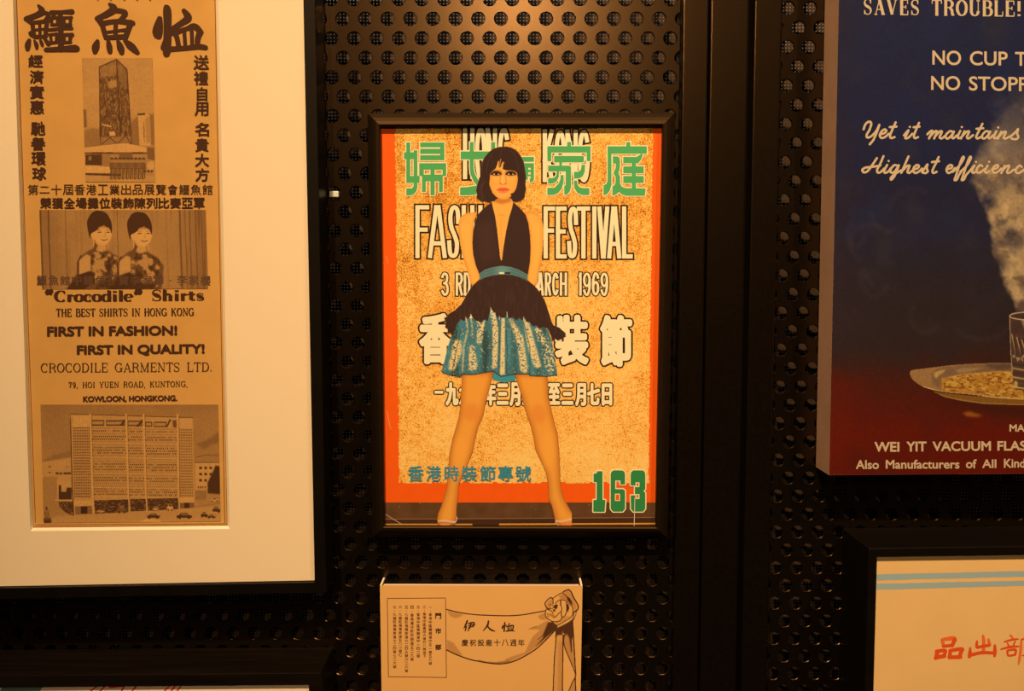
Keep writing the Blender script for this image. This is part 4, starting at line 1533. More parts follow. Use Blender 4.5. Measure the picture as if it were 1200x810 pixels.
cv.ell(535, 70, 55, 55, (228, 118, 38), 2.5, 0.55)
cv.ell(470, 330, 40, 120, (250, 150, 46), 3.0, 0.5)
cv.frame(O6, S6)
cv.ell(110, 80, 50, 60, (230, 116, 38), 2.5, 0.55)
cv.ell(170, 300, 40, 120, (252, 152, 48), 3.0, 0.5)
# feet and clear sandals
cv.frame(O5, S5)
cv.line([(336, 735), (380, 732), (410, 740), (442, 742)], (225, 178, 128), 10, 0.8)
cv.line([(340, 745), (436, 752)], (150, 90, 60), 5, 0.7)
cv.line([(444, 708), (448, 725), (436, 745)], (210, 180, 150), 5, 0.8, True)
for x in (350, 362, 374, 386, 398):
    cv.ell(x, 756, 6, 7, (240, 140, 70), 0.2, 0.8)
cv.frame(O6, S6)
cv.line([(216, 735), (250, 738), (290, 728), (322, 722)], (225, 178, 128), 10, 0.8)
cv.line([(214, 745), (232, 762)], (200, 160, 125), 7, 0.8, True)
for x in (262, 276, 290, 303, 316):
    cv.ell(x, 757, 6, 7, (246, 120, 55), 0.2, 0.7)
# skirt
cv.frame(O7, S7)
skirt = [(190, 280), (165, 325), (150, 360), (125, 440), (106, 520), (86, 585), (110, 598), (140, 608), (170, 612), (198, 620), (212, 602), (280, 602), (340, 594), (395, 582), (420, 598), (440, 614),
         (470, 606), (530, 600), (608, 600), (612, 610), (660, 612), (715, 614), (776, 606), (765, 530), (752, 460), (742, 400), (715, 330), (660, 310), (600, 270), (540, 250), (480, 230), (385, 205), (300, 260)]
m = cv.fill(skirt, (66, 102, 90), 0, 1, cover=True)
fold = cv.noise(7, 60)
cv.put(m * np.clip((fold - 0.55) * 3, 0, 0.7), (46, 58, 42))
cv.put(m * np.clip((0.4 - fold) * 3, 0, 0.6), (80, 126, 112))
cv.frame(O7, S7)
seq = cv.noise(1.3, 0.9)
for pts, w, th in (([(165, 400), (205, 400), (205, 470), (160, 580), (128, 575)], 2.5, 0.30), ([(232, 270), (240, 340), (218, 430), (208, 590)], 0, 0.25), ([(255, 260), (265, 300), (270, 400)], 0, 0.4),
                   ([(300, 275), (345, 280), (325, 420), (300, 420)], 1.5, 0.45), ([(255, 440), (280, 420), (300, 570), (250, 580)], 2, 0.45), ([(378, 210), (405, 240), (425, 330), (415, 560), (390, 570), (392, 350)], 1.2, 0.32),
                   ([(445, 265), (462, 262), (462, 600), (436, 605)], 0.8, 0.18), ([(475, 230), (500, 270), (570, 380), (600, 590), (560, 590), (540, 420)], 1.8, 0.34), ([(575, 265), (600, 280), (640, 420), (680, 560), (640, 560), (600, 430)], 1.8, 0.28),
                   ([(640, 320), (680, 340), (700, 420), (660, 400)], 1.5, 0.45), ([(690, 350), (740, 420), (765, 590), (720, 600), (690, 480)], 3, 0.62)):
    if w:
        mm = cv.mask(pts, w) * m
    else:
        tmp = cv.c.copy()
        mm = cv.blur(cv.mask(pts + [(a + 7, b) for a, b in reversed(pts)]), 0.8) * m
    cv.put(np.clip((mm - 0.15) * 2.2, 0, 1) * (seq > th), (242, 188, 108), 0.95)
cv.put(m * (cv.noise(1.0) > 0.90), (215, 178, 115), 0.8)
cv.put(m * (cv.noise(1.2, 0.8) < 0.12), (42, 52, 38), 0.6)
for pts in ([(335, 350), (360, 470), (350, 590)], [(425, 280), (432, 430), (425, 590)], [(470, 330), (478, 470), (474, 600)], [(575, 290), (612, 440), (612, 600)], [(205, 330), (180, 440), (150, 590)]):
    cv.line(pts, (52, 58, 44), 5, 0.6)
cv.line([(86, 585), (110, 598), (140, 608), (198, 620), (212, 602), (280, 602), (395, 582), (440, 614), (530, 600), (608, 600), (612, 610), (715, 614), (776, 606)], (66, 50, 34), 7, 0.8)
# arms
armL = [(222, 400), (190, 402), (160, 406), (136, 424), (124, 452), (124, 500), (130, 560), (142, 620), (158, 672), (176, 730), (190, 780), (215, 790), (240, 765), (236, 730), (215, 670), (203, 600), (200, 520), (205, 450)]
armR = [(468, 400), (500, 400), (530, 405), (552, 422), (566, 452), (572, 500), (568, 590), (560, 650), (548, 710), (534, 780), (505, 785), (484, 755), (490, 715), (499, 650), (502, 570), (496, 480), (482, 430)]
for arm in (armL, armR):
    shaded(arm, (253, 162, 58), (214, 110, 32), O8, S8, 2.6, True, 1.2)
cv.frame(O8, S8)
cv.ell(160, 440, 26, 22, (252, 148, 56), 2, 0.5)
cv.ell(540, 440, 24, 22, (252, 148, 56), 2, 0.5)
# neck and chest
m = cv.fill([(300, 325), (408, 325), (412, 350), (425, 370), (400, 420), (375, 520), (356, 640), (347, 655), (340, 600), (325, 480), (305, 390), (292, 352)], (250, 156, 56), 0, 1, cover=True)
cv.fill([(302, 318), (405, 318), (400, 345), (350, 358), (308, 345)], (190, 96, 32), 1.0, 0.75)
cv.line([(335, 420), (348, 412), (365, 420)], (220, 124, 42), 5, 0.7)
cv.line([(347, 430), (349, 620)], (226, 130, 44), 6, 0.4)
# halter top
top_ = [(298, 345), (270, 366), (246, 388), (226, 410), (210, 448), (200, 500), (196, 560), (200, 620), (214, 680), (236, 735), (350, 740), (488, 735), (500, 660), (503, 590), (500, 520), (492, 460), (478, 415), (455, 385), (430, 362), (412, 345),
        (404, 380), (390, 425), (374, 500), (360, 585), (352, 650), (347, 656), (343, 640), (335, 570), (326, 490), (316, 420), (305, 378)]
m = cv.fill(top_, BLK, 0, 1, cover=True)
cv.put(m * cv.blur(cv.mask([(215, 470), (300, 440), (330, 640), (240, 680)]), 4), (78, 46, 31), 0.6)
# peplum with fringe
O = O7
cv.frame(O7, S7)
pep = [(225, 150), (240, 120), (272, 75), (312, 38), (350, 24), (400, 12), (450, 8), (500, 12), (560, 22), (600, 44), (650, 86), (680, 125), (702, 165), (716, 210), (728, 245), (740, 285), (752, 310),
       (790, 325), (826, 360), (822, 372), (832, 372), (812, 385), (815, 402), (795, 392), (780, 402), (760, 390), (745, 405), (738, 375), (726, 350), (716, 328), (690, 322), (672, 330), (650, 310), (632, 318), (610, 292), (590, 290), (580, 265), (566, 280), (548, 265), (535, 280), (510, 262), (488, 270), (478, 245),
       (462, 268), (438, 262), (420, 270), (404, 235), (392, 232), (385, 208), (372, 240), (362, 285), (345, 275), (320, 292), (290, 282), (272, 262), (262, 245), (250, 275), (236, 262), (222, 285), (200, 275), (192, 290), (178, 300), (166, 345), (150, 370), (135, 352), (120, 362), (126, 335), (108, 320), (116, 295), (102, 268), (122, 255), (130, 242), (165, 222), (205, 185)]
m = cv.fill(pep, BLK, 0, 1, cover=True)
cv.put(m * (cv.noise(2.0, 8) > 0.62), (80, 47, 31), 0.4)
for x, y0, y1 in ((380, 205, 260), (392, 225, 280), (405, 235, 270), (476, 230, 262), (262, 245, 275), (232, 262, 290), (575, 262, 285), (430, 255, 275)):
    cv.line([(x, y0), (x + 2, y1)], (225, 200, 150), 4, 0.8)
# belt
cv.frame(O8, S8)
belt = [(234, 722), (262, 702), (300, 690), (350, 682), (400, 688), (440, 702), (488, 728), (487, 756), (440, 740), (400, 730), (350, 727), (300, 734), (262, 744), (235, 756)]
m = cv.fill(belt, (86, 106, 86), 0, 1, cover=True)
for k in range(5):
    d = 6 + k * 8
    cv.line([(234, 720 + d), (262, 700 + d), (300, 688 + d), (350, 680 + d), (400, 686 + d), (440, 700 + d), (488, 726 + d)], (70, 90, 74) if k % 2 else (104, 128, 106), 3, 0.5)
cv.put(m * cv.blur(cv.mask([(320, 680), (390, 680), (390, 735), (320, 735)]), 3), (134, 156, 118), 0.45)
cv.rect(338, 716, 362, 726, (240, 215, 170), 0.1); cv.rect(368, 716, 396, 726, (50, 40, 35), 0.1)
# hair (back), face, fringe
hair = [(376, 52), (340, 54), (305, 64), (280, 84), (260, 108), (244, 140), (236, 175), (236, 210), (222, 250), (215, 285), (220, 300), (218, 322), (232, 335), (245, 345), (262, 342), (285, 350), (310, 340), (330, 326),
        (400, 326), (410, 345), (432, 346), (448, 340), (462, 332), (474, 318), (473, 300), (480, 280), (476, 250), (480, 215), (474, 170), (468, 135), (450, 98), (428, 72), (402, 58)]
cv.fill(hair, (62, 36, 24), 0, 1, cover=True)
hm = cv.mask(hair)
cv.put(hm * np.clip((cv.noise(2.0, 14) - 0.62) * 3, 0, 0.5), (88, 52, 34))
face = [(300, 160), (288, 200), (286, 245), (292, 282), (310, 308), (335, 325), (362, 332), (385, 328), (402, 312), (420, 290), (430, 260), (436, 215), (430, 165), (400, 130), (330, 130)]
m = shaded(face, (255, 158, 58), (220, 108, 30), O8, S8, 3.0, True, 1.1)
cv.frame(O8, S8)
cv.ell(318, 255, 24, 26, (254, 146, 52), 2.0, 0.6)
cv.ell(405, 258, 20, 24, (252, 146, 52), 2.0, 0.6)
cv.ell(356, 228, 9, 28, (255, 172, 78), 1.2, 0.6)
cv.ell(350, 316, 26, 9, (255, 168, 72), 1.5, 0.5)
# eyes
for ex, ey, sgn in ((322, 196, 1), (399, 196, -1)):
    cv.ell(ex, ey - 4, 30, 14, (110, 54, 24), 0.8, 0.85)
    cv.fill([(ex - 17, ey + 3), (ex - 8, ey - 4), (ex + 8, ey - 4), (ex + 17, ey + 3), (ex + 6, ey + 7), (ex - 8, ey + 7)], (224, 172, 112), 0.1, 0.9)
    cv.ell(ex, ey + 1, 8, 7.5, (40, 22, 14), 0.1)
    cv.line([(ex - 26, ey + 4), (ex - 10, ey - 7), (ex + 10, ey - 7), (ex + 25, ey + 4)], (40, 20, 12), 9, 0.95)
    cv.line([(ex - 18, ey + 9), (ex + 16, ey + 9)], (96, 46, 22), 4, 0.8)
# nose and mouth
cv.line([(345, 200), (343, 225), (338, 238)], (222, 98, 34), 5, 0.75)
cv.line([(370, 200), (372, 226), (378, 240)], (226, 98, 34), 5, 0.8)
cv.ell(345, 246, 5, 3, (196, 62, 18), 0.3, 0.85)
cv.ell(370, 246, 5, 3, (196, 62, 18), 0.3, 0.85)
cv.line([(338, 250), (357, 254), (378, 250)], (222, 94, 34), 5, 0.8)
cv.fill([(324, 281), (340, 270), (351, 268), (358, 271), (366, 268), (377, 270), (393, 281), (376, 285), (340, 285)], (232, 84, 34), 0.15, 0.95)
cv.fill([(324, 281), (345, 283), (370, 283), (393, 281), (380, 296), (358, 301), (336, 296)], (244, 112, 56), 0.2, 0.95)
cv.line([(324, 281), (345, 283), (358, 285), (372, 283), (393, 281)], (184, 56, 22), 4, 0.75)
# fringe and side locks
fr = [(376, 60), (310, 70), (268, 110), (248, 160), (262, 230), (282, 262), (288, 225), (290, 196), (304, 180), (320, 168), (326, 150), (332, 128), (338, 118), (336, 140), (334, 166), (345, 162), (352, 140), (358, 130), (358, 152), (356, 172), (372, 178), (398, 178), (420, 182), (432, 192), (436, 230), (432, 262), (440, 285),
      (462, 230), (468, 160), (444, 100), (410, 68)]
cv.fill(fr, (60, 35, 23), 0.2, 1)
cv.line([(346, 120), (340, 150), (334, 168)], (244, 146, 52), 4, 0.8)
cv.line([(362, 136), (352, 160), (346, 172)], (244, 146, 52), 5, 0.8)
cv.fill([(276, 225), (288, 262), (302, 298), (325, 322), (312, 342), (260, 340), (240, 280)], (62, 36, 24), 0.2, 1)
cv.fill([(436, 240), (430, 270), (414, 296), (396, 302), (404, 316), (412, 340), (450, 336), (470, 290), (462, 235)], (62, 36, 24), 0.2, 1)
for pts in ([(300, 90), (280, 130), (268, 190)], [(350, 68), (345, 100), (342, 112)], [(400, 74), (425, 110), (440, 170)], [(250, 230), (246, 280), (262, 325)]):
    cv.line(pts, (94, 56, 38), 4, 0.45)
cv.build('printed_woman', cover, YC, 'cover', 9, label='printed photograph of a woman in a black halter top and sequinned teal skirt')

# late overprints: blue line and number
sh = Sheet(YC, 'cover')
for ch, x0, x1 in zip('香港時裝節專號', (478, 499.5, 521, 541, 562.5, 583.5, 604), (496.5, 517, 538, 559, 581, 601.5, 622.5)):
    text(sh, ch, (x0, 546, x1, 564.5), (58, 122, 112), 11, bold=0.7)
sh.build('issue_lettering', cover, 'teal line of characters')
sh = Sheet(YC, 'cover')
O9, S9 = (610, 470), 5.224
DG = (50, 118, 50)


def digit(polys):
    for p in polys:
        q = conv(p, O9, S9)
        for i in range(len(q)):
            sh.stroke([q[i - 1], q[i]], 13 / S9, CREAM, 11)
        sh.poly(q, DG, 12)


digit([[(472, 430), (502, 430), (502, 606), (520, 606), (515, 679), (445, 679), (446, 606), (466, 606), (466, 497), (447, 497), (447, 446), (463, 444)]])
digit([[(570, 425), (622, 425), (636, 434), (640, 448), (640, 512), (611, 512), (611, 487), (580, 487), (580, 540), (628, 540), (640, 550), (640, 660), (626, 678), (566, 678), (552, 660), (552, 446), (558, 432)],
       ])
sh.rect(*(610 + 578 / S9, 470 + 568 / S9, 610 + 609 / S9, 470 + 612 / S9), CREAM, 13)
sh.rect(*(610 + 583 / S9, 470 + 573 / S9, 610 + 604 / S9, 470 + 607 / S9), ORANGE, 14)
digit([[(690, 425), (748, 425), (760, 434), (764, 450), (764, 540), (752, 552), (764, 562), (764, 660), (750, 678), (690, 678), (676, 662), (674, 578), (704, 578), (704, 600), (728, 600), (728, 570), (700, 570), (700, 527), (728, 527), (728, 498), (704, 498), (704, 518), (674, 518), (674, 450), (678, 434)]])
sh.stroke([(744, 583), (743.2, 617)], 0.8, (225, 180, 120), 15, False)
sh.build('issue_number', cover, 'green number with cream outline')

# =================================================================== small mounted card (bottom centre)
YK = -0.0170
fq = quadP([(445.2, 686.2), (682.6, 686.8), (678.6, 905), (448.6, 905)], YK)
t = thing('mounted_card', 'small tan card with a printed ribbon swag and rose below the magazine cover', 'card',
          ((fq[2].x + fq[3].x) / 2, 0, fq[2].z))
bv, bf = [], []
q2 = offset_quad(fq, -0.0012)
hull_box(q2, YK + 0.0006, -0.0004, bv, bf)
raw_mesh('backing_block', bv, bf, BLACK_LACQUER, None, t, 'black backing block')
CARD = ink((216, 140, 62), 'card', 0.75, 0.15, 0.025, 45)
CARDEDGE = ink((250, 190, 120), 'card', 0.75, 0.15)
bv, bf = [], []
hull_box(fq, YK, YK + 0.0006, bv, bf)
sh = Sheet(YK, 'card')
card = raw_mesh('printed_card', bv, bf, CARD, None, t)
for a, b in ((0, 3), (1, 2)):
    xi = q2[a].x
    v, f = [], []
    xo = fq[a].x
    hull_box([Vector((min(xo, xi), 0, fq[a].z)), Vector((max(xo, xi), 0, fq[a].z)), Vector((max(fq[b].x, q2[b].x), 0, fq[b].z)), Vector((min(fq[b].x, q2[b].x), 0, fq[b].z))], YK + 0.0006, -0.0006, v, f)
    raw_mesh('side_flap', v, f, CARDEDGE, None, t, 'pale folded edge of the card')
# pale edge line of the inner board on the top face
v, f = [], []
hull_box([Vector((q2[0].x + 0.001, 0, q2[0].z + 0.0007)), Vector((q2[1].x - 0.001, 0, q2[1].z + 0.0007)), Vector((q2[1].x - 0.001, 0, q2[1].z - 0.003)), Vector((q2[0].x + 0.001, 0, q2[0].z - 0.003))], YK + 0.0036, YK + 0.0046, v, f)
raw_mesh('core_sheet', v, f, ink((225, 170, 120), 'card', 0.7, 0.1), None, t, 'thin pale edge of the inner board')

KI = (68, 32, 14)
KB = (120, 62, 28)
OA, SA = (440, 670), 5.785
OB = (560, 670)
cv = Canvas(520, 686, 682, 812, 2.0, OB, 5.785, (216, 140, 62), 21, solid=False)
T1, T2, T3 = (184, 112, 48), (150, 90, 40), (204, 130, 56)
cv.frame(OA, SA)
cv.fill([(482, 258), (520, 272), (600, 290), (585, 305), (540, 318), (500, 300)], T1, 0.8, 1, cover=True)
cv.fill([(482, 458), (530, 480), (565, 530), (600, 575), (560, 572), (482, 532)], T1, 0.8, 1, cover=True)
cv.frame(OB, SA)
cv.fill([(405, 300), (455, 275), (470, 320), (455, 330), (420, 325)], T1, 0.6, 1, cover=True)
cv.fill([(345, 395), (400, 370), (470, 330), (520, 370), (530, 395), (440, 480), (340, 555), (235, 605), (190, 612), (180, 595), (230, 575), (320, 545), (340, 500), (370, 440), (420, 395)], T1, 0.6, 1, cover=True)
cv.fill([(462, 378), (475, 345), (500, 340), (545, 372), (530, 392), (470, 440), (385, 515), (440, 450), (445, 420)], (78, 40, 16), 0.3, 1, cover=True)
cv.fill([(0, 596), (60, 610), (130, 612), (220, 600), (220, 615), (130, 628), (40, 620), (0, 610)], T2, 0.4, 1, cover=True)
# ribbon tails
cv.fill([(528, 400), (578, 430), (575, 560), (573, 812), (510, 812), (518, 600)], T3, 0.2, 1, cover=True)
cv.fill([(545, 470), (572, 470), (572, 812), (540, 812)], T1, 0.8, 0.8, cover=True)
cv.fill([(585, 430), (640, 380), (650, 480), (658, 660), (625, 600), (585, 500)], T1, 0.2, 1, cover=True)
cv.fill([(660, 710), (662, 812), (615, 812), (640, 750)], T1, 0.3, 1, cover=True)
cv.fill([(530, 385), (600, 350), (645, 320), (650, 430), (632, 470), (630, 540), (620, 450), (600, 420), (592, 440), (578, 405), (565, 430), (545, 430), (528, 440)], (78, 40, 16), 0.3, 1, cover=True)
# rose
OR_, SR = (630, 690), 16.2
cv.frame(OR_, SR)
PET = (216, 140, 60)
rose = [(140, 300), (150, 260), (200, 200), (250, 170), (285, 188), (340, 150), (440, 85), (485, 70), (540, 32), (590, 20), (630, 50), (655, 100), (690, 180), (740, 260), (770, 330), (765, 390), (735, 425), (720, 510), (675, 600), (600, 575), (500, 632), (400, 692), (350, 690), (280, 630), (190, 570), (150, 520), (150, 450), (160, 390)]
cv.fill(rose, PET, 0, 1, cover=True)
cv.fill([(480, 80), (590, 30), (640, 90), (720, 260), (740, 370), (690, 420), (660, 300), (600, 190), (540, 120)], (178, 104, 44), 0.3, 0.8)
cv.fill([(400, 120), (500, 110), (560, 170), (580, 235), (500, 215), (430, 200)], (170, 98, 38), 0.4, 0.8)
cv.fill([(165, 300), (220, 220), (275, 190), (285, 285), (240, 300), (200, 370)], (176, 104, 44), 0.3, 0.8)
cv.fill([(200, 480), (260, 470), (330, 510), (310, 550), (230, 520)], (160, 84, 30), 0.4, 0.8)
cv.fill([(460, 560), (560, 520), (620, 530), (520, 610), (400, 680), (350, 680), (330, 640), (420, 620)], (176, 104, 44), 0.4, 0.7)
DK = (62, 28, 12)
for pts in ([(325, 305), (388, 298), (372, 370), (340, 400), (305, 350)], [(427, 222), (447, 222), (450, 340), (432, 305)], [(552, 275), (590, 310), (602, 372), (572, 455), (556, 400)], [(562, 148), (612, 180), (652, 250), (668, 325), (612, 282), (580, 222)],
            [(285, 390), (340, 400), (330, 440), (300, 430)]):
    cv.fill(pts, DK, 0.12, 0.95)
for pts, w in (([(480, 65), (540, 32), (590, 20), (630, 50), (655, 100), (690, 180), (740, 260), (770, 330), (765, 390), (730, 420), (690, 450)], 26), ([(280, 190), (340, 150), (440, 85), (500, 105), (555, 155), (582, 240)], 17),
               ([(335, 285), (390, 230), (450, 213), (520, 225), (560, 250), (620, 310), (660, 350), (672, 430), (660, 500), (600, 570), (500, 630), (400, 690), (350, 690), (280, 630)], 15),
               ([(285, 188), (250, 170), (200, 200), (150, 260), (140, 300), (165, 350), (205, 385), (240, 380)], 22), ([(280, 190), (295, 225), (290, 290)], 18), ([(235, 300), (270, 312), (322, 350), (242, 376), (235, 300)], 13),
               ([(438, 222), (435, 300), (458, 370), (450, 440), (455, 520), (470, 545), (520, 510), (550, 430), (552, 330), (545, 262)], 17), ([(160, 390), (148, 450), (152, 520), (190, 570), (250, 610), (330, 630), (420, 610), (450, 570), (460, 530)], 16),
               ([(165, 390), (230, 410), (280, 440), (292, 472)], 15), ([(188, 470), (200, 540)], 12), ([(300, 548), (350, 528), (400, 470), (450, 435)], 15), ([(690, 450), (680, 510), (668, 600)], 15), ([(740, 430), (720, 510), (678, 605)], 14)):
    cv.line(sm(pts, n=4), DK, w, 1, True)
cv.frame(OB, SA)
for pts, w in (([(530, 395), (528, 480), (518, 600), (510, 812)], 8), ([(578, 430), (576, 560), (573, 812)], 8), ([(585, 430), (585, 500), (620, 590), (662, 700), (640, 750), (615, 812)], 7), ([(640, 330), (650, 460), (660, 640), (664, 700)], 9), ([(660, 710), (664, 812)], 9),
               ([(565, 430), (585, 410), (590, 420)], 5), ([(632, 440), (634, 545)], 7), ([(345, 392), (370, 380), (400, 372)], 4), ([(405, 462), (440, 430), (470, 390)], 4)):
    cv.line(sm(pts, n=4), KI, w, 1, True)
cv.build('swag_drawing', card, YK, 'card', 1, label='ink drawing of a rose and a ribbon swag')
sh = Sheet(YK, 'card')
fr = conv([(80, 182), (475, 179), (481, 718), (88, 713)], OA, SA)
for i in range(4):
    sh.stroke([fr[i - 1], fr[i]], 0.85, KB, 2)
up = sm(conv([(480, 256), (560, 276), (640, 288), (705, 294)], OA, SA) + conv([(60, 296), (140, 299), (230, 299), (310, 292), (390, 278), (455, 266)], OB, SA), n=4)
sh.stroke(up, 1.2, KI, 2)
lo = sm(conv([(480, 530), (560, 568), (650, 598), (700, 608)], OA, SA) + conv([(60, 618), (130, 626), (190, 622), (260, 602), (340, 560), (400, 520), (460, 465), (530, 390)], OB, SA), n=4)
sh.stroke(lo, 1.35, KI, 2)
sh.build('ruled_lines', card)
sh = Sheet(YK, 'card')
for ch, y in (('門', 281), ('市', 383), ('部', 493)):
    x0, y0 = 440 + 405 / SA, 670 + y / SA
    text(sh, ch, (x0, y0, x0 + 7.2, y0 + 6.8), KI, 2, bold=0.6)
cols = [(372, 635, '一・香港中區德輔道中五一號五九號'), (332, 585, '二・香港中區皇后大道行八號地下'), (290, 585, '三・香港中區德輔道中一四二號'), (248, 608, '四・香港灣仔軒尼詩道五二九號'),
        (210, 685, '五・九龍旺角彌敦道六二四A號六二六號'), (168, 577, '六・九龍旺角彌敦道五八〇號C'), (130, 658, '七・九龍旺角彌敦道七二四號七二六號')]
for cx, ye, s in cols:
    n = len(s)
    step = (ye - 228) / n
    for i, ch in enumerate(s):
        x0, y0 = 440 + (cx - 11) / SA, 670 + (230 + i * step) / SA
        hgt = step * 0.86 / SA
        if ch == '・':
            sh.disc(440 + cx / SA, y0 + hgt / 2, 0.55, KB, 2, 6)
        elif ch in '一二三':
            text(sh, ch, (x0, y0 + (hgt * 0.45 if ch == '一' else 0.3), x0 + 22 / SA, y0 + hgt * (0.6 if ch == '一' else 0.9)), KB, 2, bold=0.3)
        else:
            text(sh, ch, (x0, y0, x0 + 22 / SA, y0 + hgt), KB, 2, bold=0.22)
# brush name and anniversary line
for st in ([(622, 335, 9), (612, 360, 8), (600, 385, 4)], [(612, 362, 6), (614, 380, 8), (608, 402, 5)], [(630, 352, 5), (668, 346, 7), (662, 372, 7)], [(628, 365, 4), (672, 360, 6)], [(630, 378, 4), (664, 372, 6)], [(648, 345, 7), (640, 375, 8), (626, 403, 4)]):
    sh.stroke([(a, b, w * 1.45) for a, b, w in conv(sm(st, n=4), OA, SA)], 1, KI, 2)
for st in ([(72, 336, 8), (65, 365, 9), (36, 402, 4)], [(62, 365, 5), (85, 392, 9), (114, 404, 5)],
           [(170, 368, 7), (166, 384, 8)], [(182, 346, 7), (180, 375, 8), (178, 406, 7)], [(188, 362, 5), (196, 372, 6)],
           [(214, 352, 6), (206, 366, 5)], [(202, 372, 5), (240, 366, 7), (234, 396, 6)], [(204, 372, 6), (206, 396, 6)], [(216, 372, 4), (216, 396, 4)], [(226, 370, 4), (226, 396, 4)], [(192, 404, 6), (220, 400, 7), (246, 402, 5)]):
    sh.stroke([(a, b, w * 1.45) for a, b, w in conv(sm(st, n=4), OB, SA)], 1, KI, 2)
for i, ch in enumerate('慶祝設廠十八週年'):
    x = 541 + i * 9.45
    text(sh, ch, (x, 749.4, x + 7.6, 757.4), KI, 2, bold=0.25)
sh.build('lettering', card)

# =================================================================== painted advertising board (right)
YB = -0.0275
bq = quadP([(985.5, -120), (1425, -122), (1408, 554), (971.6, 557.0)], YB)
t = thing('advertising_board', 'thick board with a dark painted advertisement of steam over a glass on a tray', 'sign',
          ((bq[2].x + bq[3].x) / 2, 0, bq[2].z))
bv, bf = [], []
hull_box(bq, YB + 0.0002, -0.0010, bv, bf)
SIDE = ink((212, 140, 86), 'board', 0.7, 0.2, 0.10, 40)
raw_mesh('board', bv, bf, SIDE, None, t, 'greyish tan board edge')
cv = Canvas(968, -124, 1432, 562, 1.0, (0, 0), 1, (40, 32, 40), 31)
X, Y = cv.X, cv.Y


def ramp(v, stops):
    xs = [s[0] for s in stops]
    return np.stack([np.interp(v, xs, [s[1][k] for s in stops]) for k in range(3)], -1)


warp = (cv.fbm(60) - 0.5) * 50
cv.c = ramp(Y + warp, [(-120, (32, 34, 52)), (60, (32, 33, 51)), (190, (33, 31, 48)), (260, (38, 31, 38)), (330, (44, 31, 29)), (400, (46, 29, 23)), (425, (56, 26, 17)), (455, (76, 21, 9)), (500, (90, 19, 6)), (560, (88, 18, 5))])
cv.put(np.clip((1015 + (cv.fbm(50) - 0.5) * 60 - X) / 60, 0, 1) * np.clip((440 - Y) / 60, 0, 1), (52, 31, 31), 0.65)
cv.put(np.clip((cv.fbm(42) - 0.5) * 3.5, 0, 1) * np.clip((350 - Y) / 120, 0, 1), (36, 38, 62), 0.5)
cv.put(np.clip((cv.fbm(34) - 0.55) * 4, 0, 1) * np.clip((420 - Y) / 120, 0, 1), (58, 46, 40), 0.45)
cv.put(np.clip((1020 - X) / 60, 0, 1) * np.clip((Y - 420) / 40, 0, 1), (100, 22, 6), 0.4)
cv.put(np.clip((cv.fbm(40) - 0.52) * 4, 0, 1) * np.clip((Y - 440) / 30, 0, 1), (72, 20, 10), 0.5)
# faint brush swirls
for cx, cy, rx, ry, a0, a1 in ((1020, 285, 24, 22, 120, 330), (1025, 325, 16, 22, 30, 200), (1085, 370, 18, 20, 40, 210), (1003, 275, 10, 14, 0, 250), (1070, 255, 30, 34, 200, 300), (1150, 380, 30, 18, 20, 160), (1040, 245, 20, 26, 60, 170)):
    cv.line(arc(cx, cy, rx, ry, a0, a1, 14), (90, 68, 54), 5.0, 0.16)
cv.line([(1013, 320), (1017, 328), (1023, 336)], (64, 62, 66), 2.4, 0.5)
cv.c = cv.blur(cv.c[..., 0], 1.5)[..., None] * [1, 0, 0] + cv.blur(cv.c[..., 1], 1.5)[..., None] * [0, 1, 0] + cv.blur(cv.c[..., 2], 1.5)[..., None] * [0, 0, 1]
cv.scale(np.interp(Y, [100, 330, 450], [0.92, 1.0, 1.12]))
# steam
B1, BS = (1100, 200), 4.5
steam = [(1205, 85), (1190, 105), (1176, 128), (1163, 148), (1152, 172), (1141, 196), (1138.5, 215), (1145, 232), (1153, 243), (1156, 254), (1162, 262), (1163, 275), (1160, 290), (1164, 300), (1171, 308), (1173, 325), (1178, 338), (1186, 350), (1189, 362), (1196, 372),
         (1212, 376), (1236, 360), (1252, 320), (1268, 280), (1290, 220), (1305, 150), (1310, 85), (1280, 40), (1240, 50)]
ms0 = cv.mask(steam)
mix = np.clip((Y - 120) / 120, 0, 1)
ms = cv.blur(ms0, 14.0) * (1 - mix) + cv.blur(ms0, 5.0) * mix
tex = cv.fbm(24, 5)
ms = np.clip((ms + (tex - 0.5) * 1.5 - 0.28) * 1.5, 0, 1) * np.clip(ms * 3, 0, 1)
topfade = np.clip((Y - 100) / 130, 0.0, 1)
ms = ms * (0.10 + 0.90 * topfade)
cv.put(ms, (176, 130, 78), 0.95)
cv.put(ms * np.clip((cv.fbm(15, 4) - 0.52) * 5, 0, 1), (206, 154, 90), 0.75)
cv.put(ms * np.clip((0.42 - cv.fbm(10, 4)) * 6, 0, 1), (108, 74, 50), 0.7)
cv.fill([(1160, 290), (1168, 285), (1176, 305), (1170, 312)], (70, 48, 40), 1.5, 0.6)
cv.fill([(1165, 150), (1150, 180), (1175, 190), (1188, 160)], (142, 112, 84), 5, 0.5)
cv.fill([(1192, 355), (1200, 350), (1202, 366), (1194, 368)], (70, 42, 38), 1.0, 0.7)
# reflection under the tray
cv.fill([(1128, 484), (1136, 482), (1152, 487), (1145, 489), (1133, 488)], (160, 82, 20), 0.8, 0.9)
cv.fill([(1090, 462), (1200, 478), (1300, 480), (1400, 470), (1400, 492), (1250, 498), (1150, 482)], (56, 24, 14), 5, 0.7)
cv.scale(0.95 + 0.1 * cv.noise(2.0))
cv.build('painted_advertisement', t, YB, 'board', 1, mat=GLOSSY_PRINT, quad=[(985.5, -120), (1425, -122), (1408, 554), (971.6, 557.0)], label='dark blue to red painted picture with drifting steam')
pa = [c for c in t.children if c.name.startswith('painted_advertisement')][0]

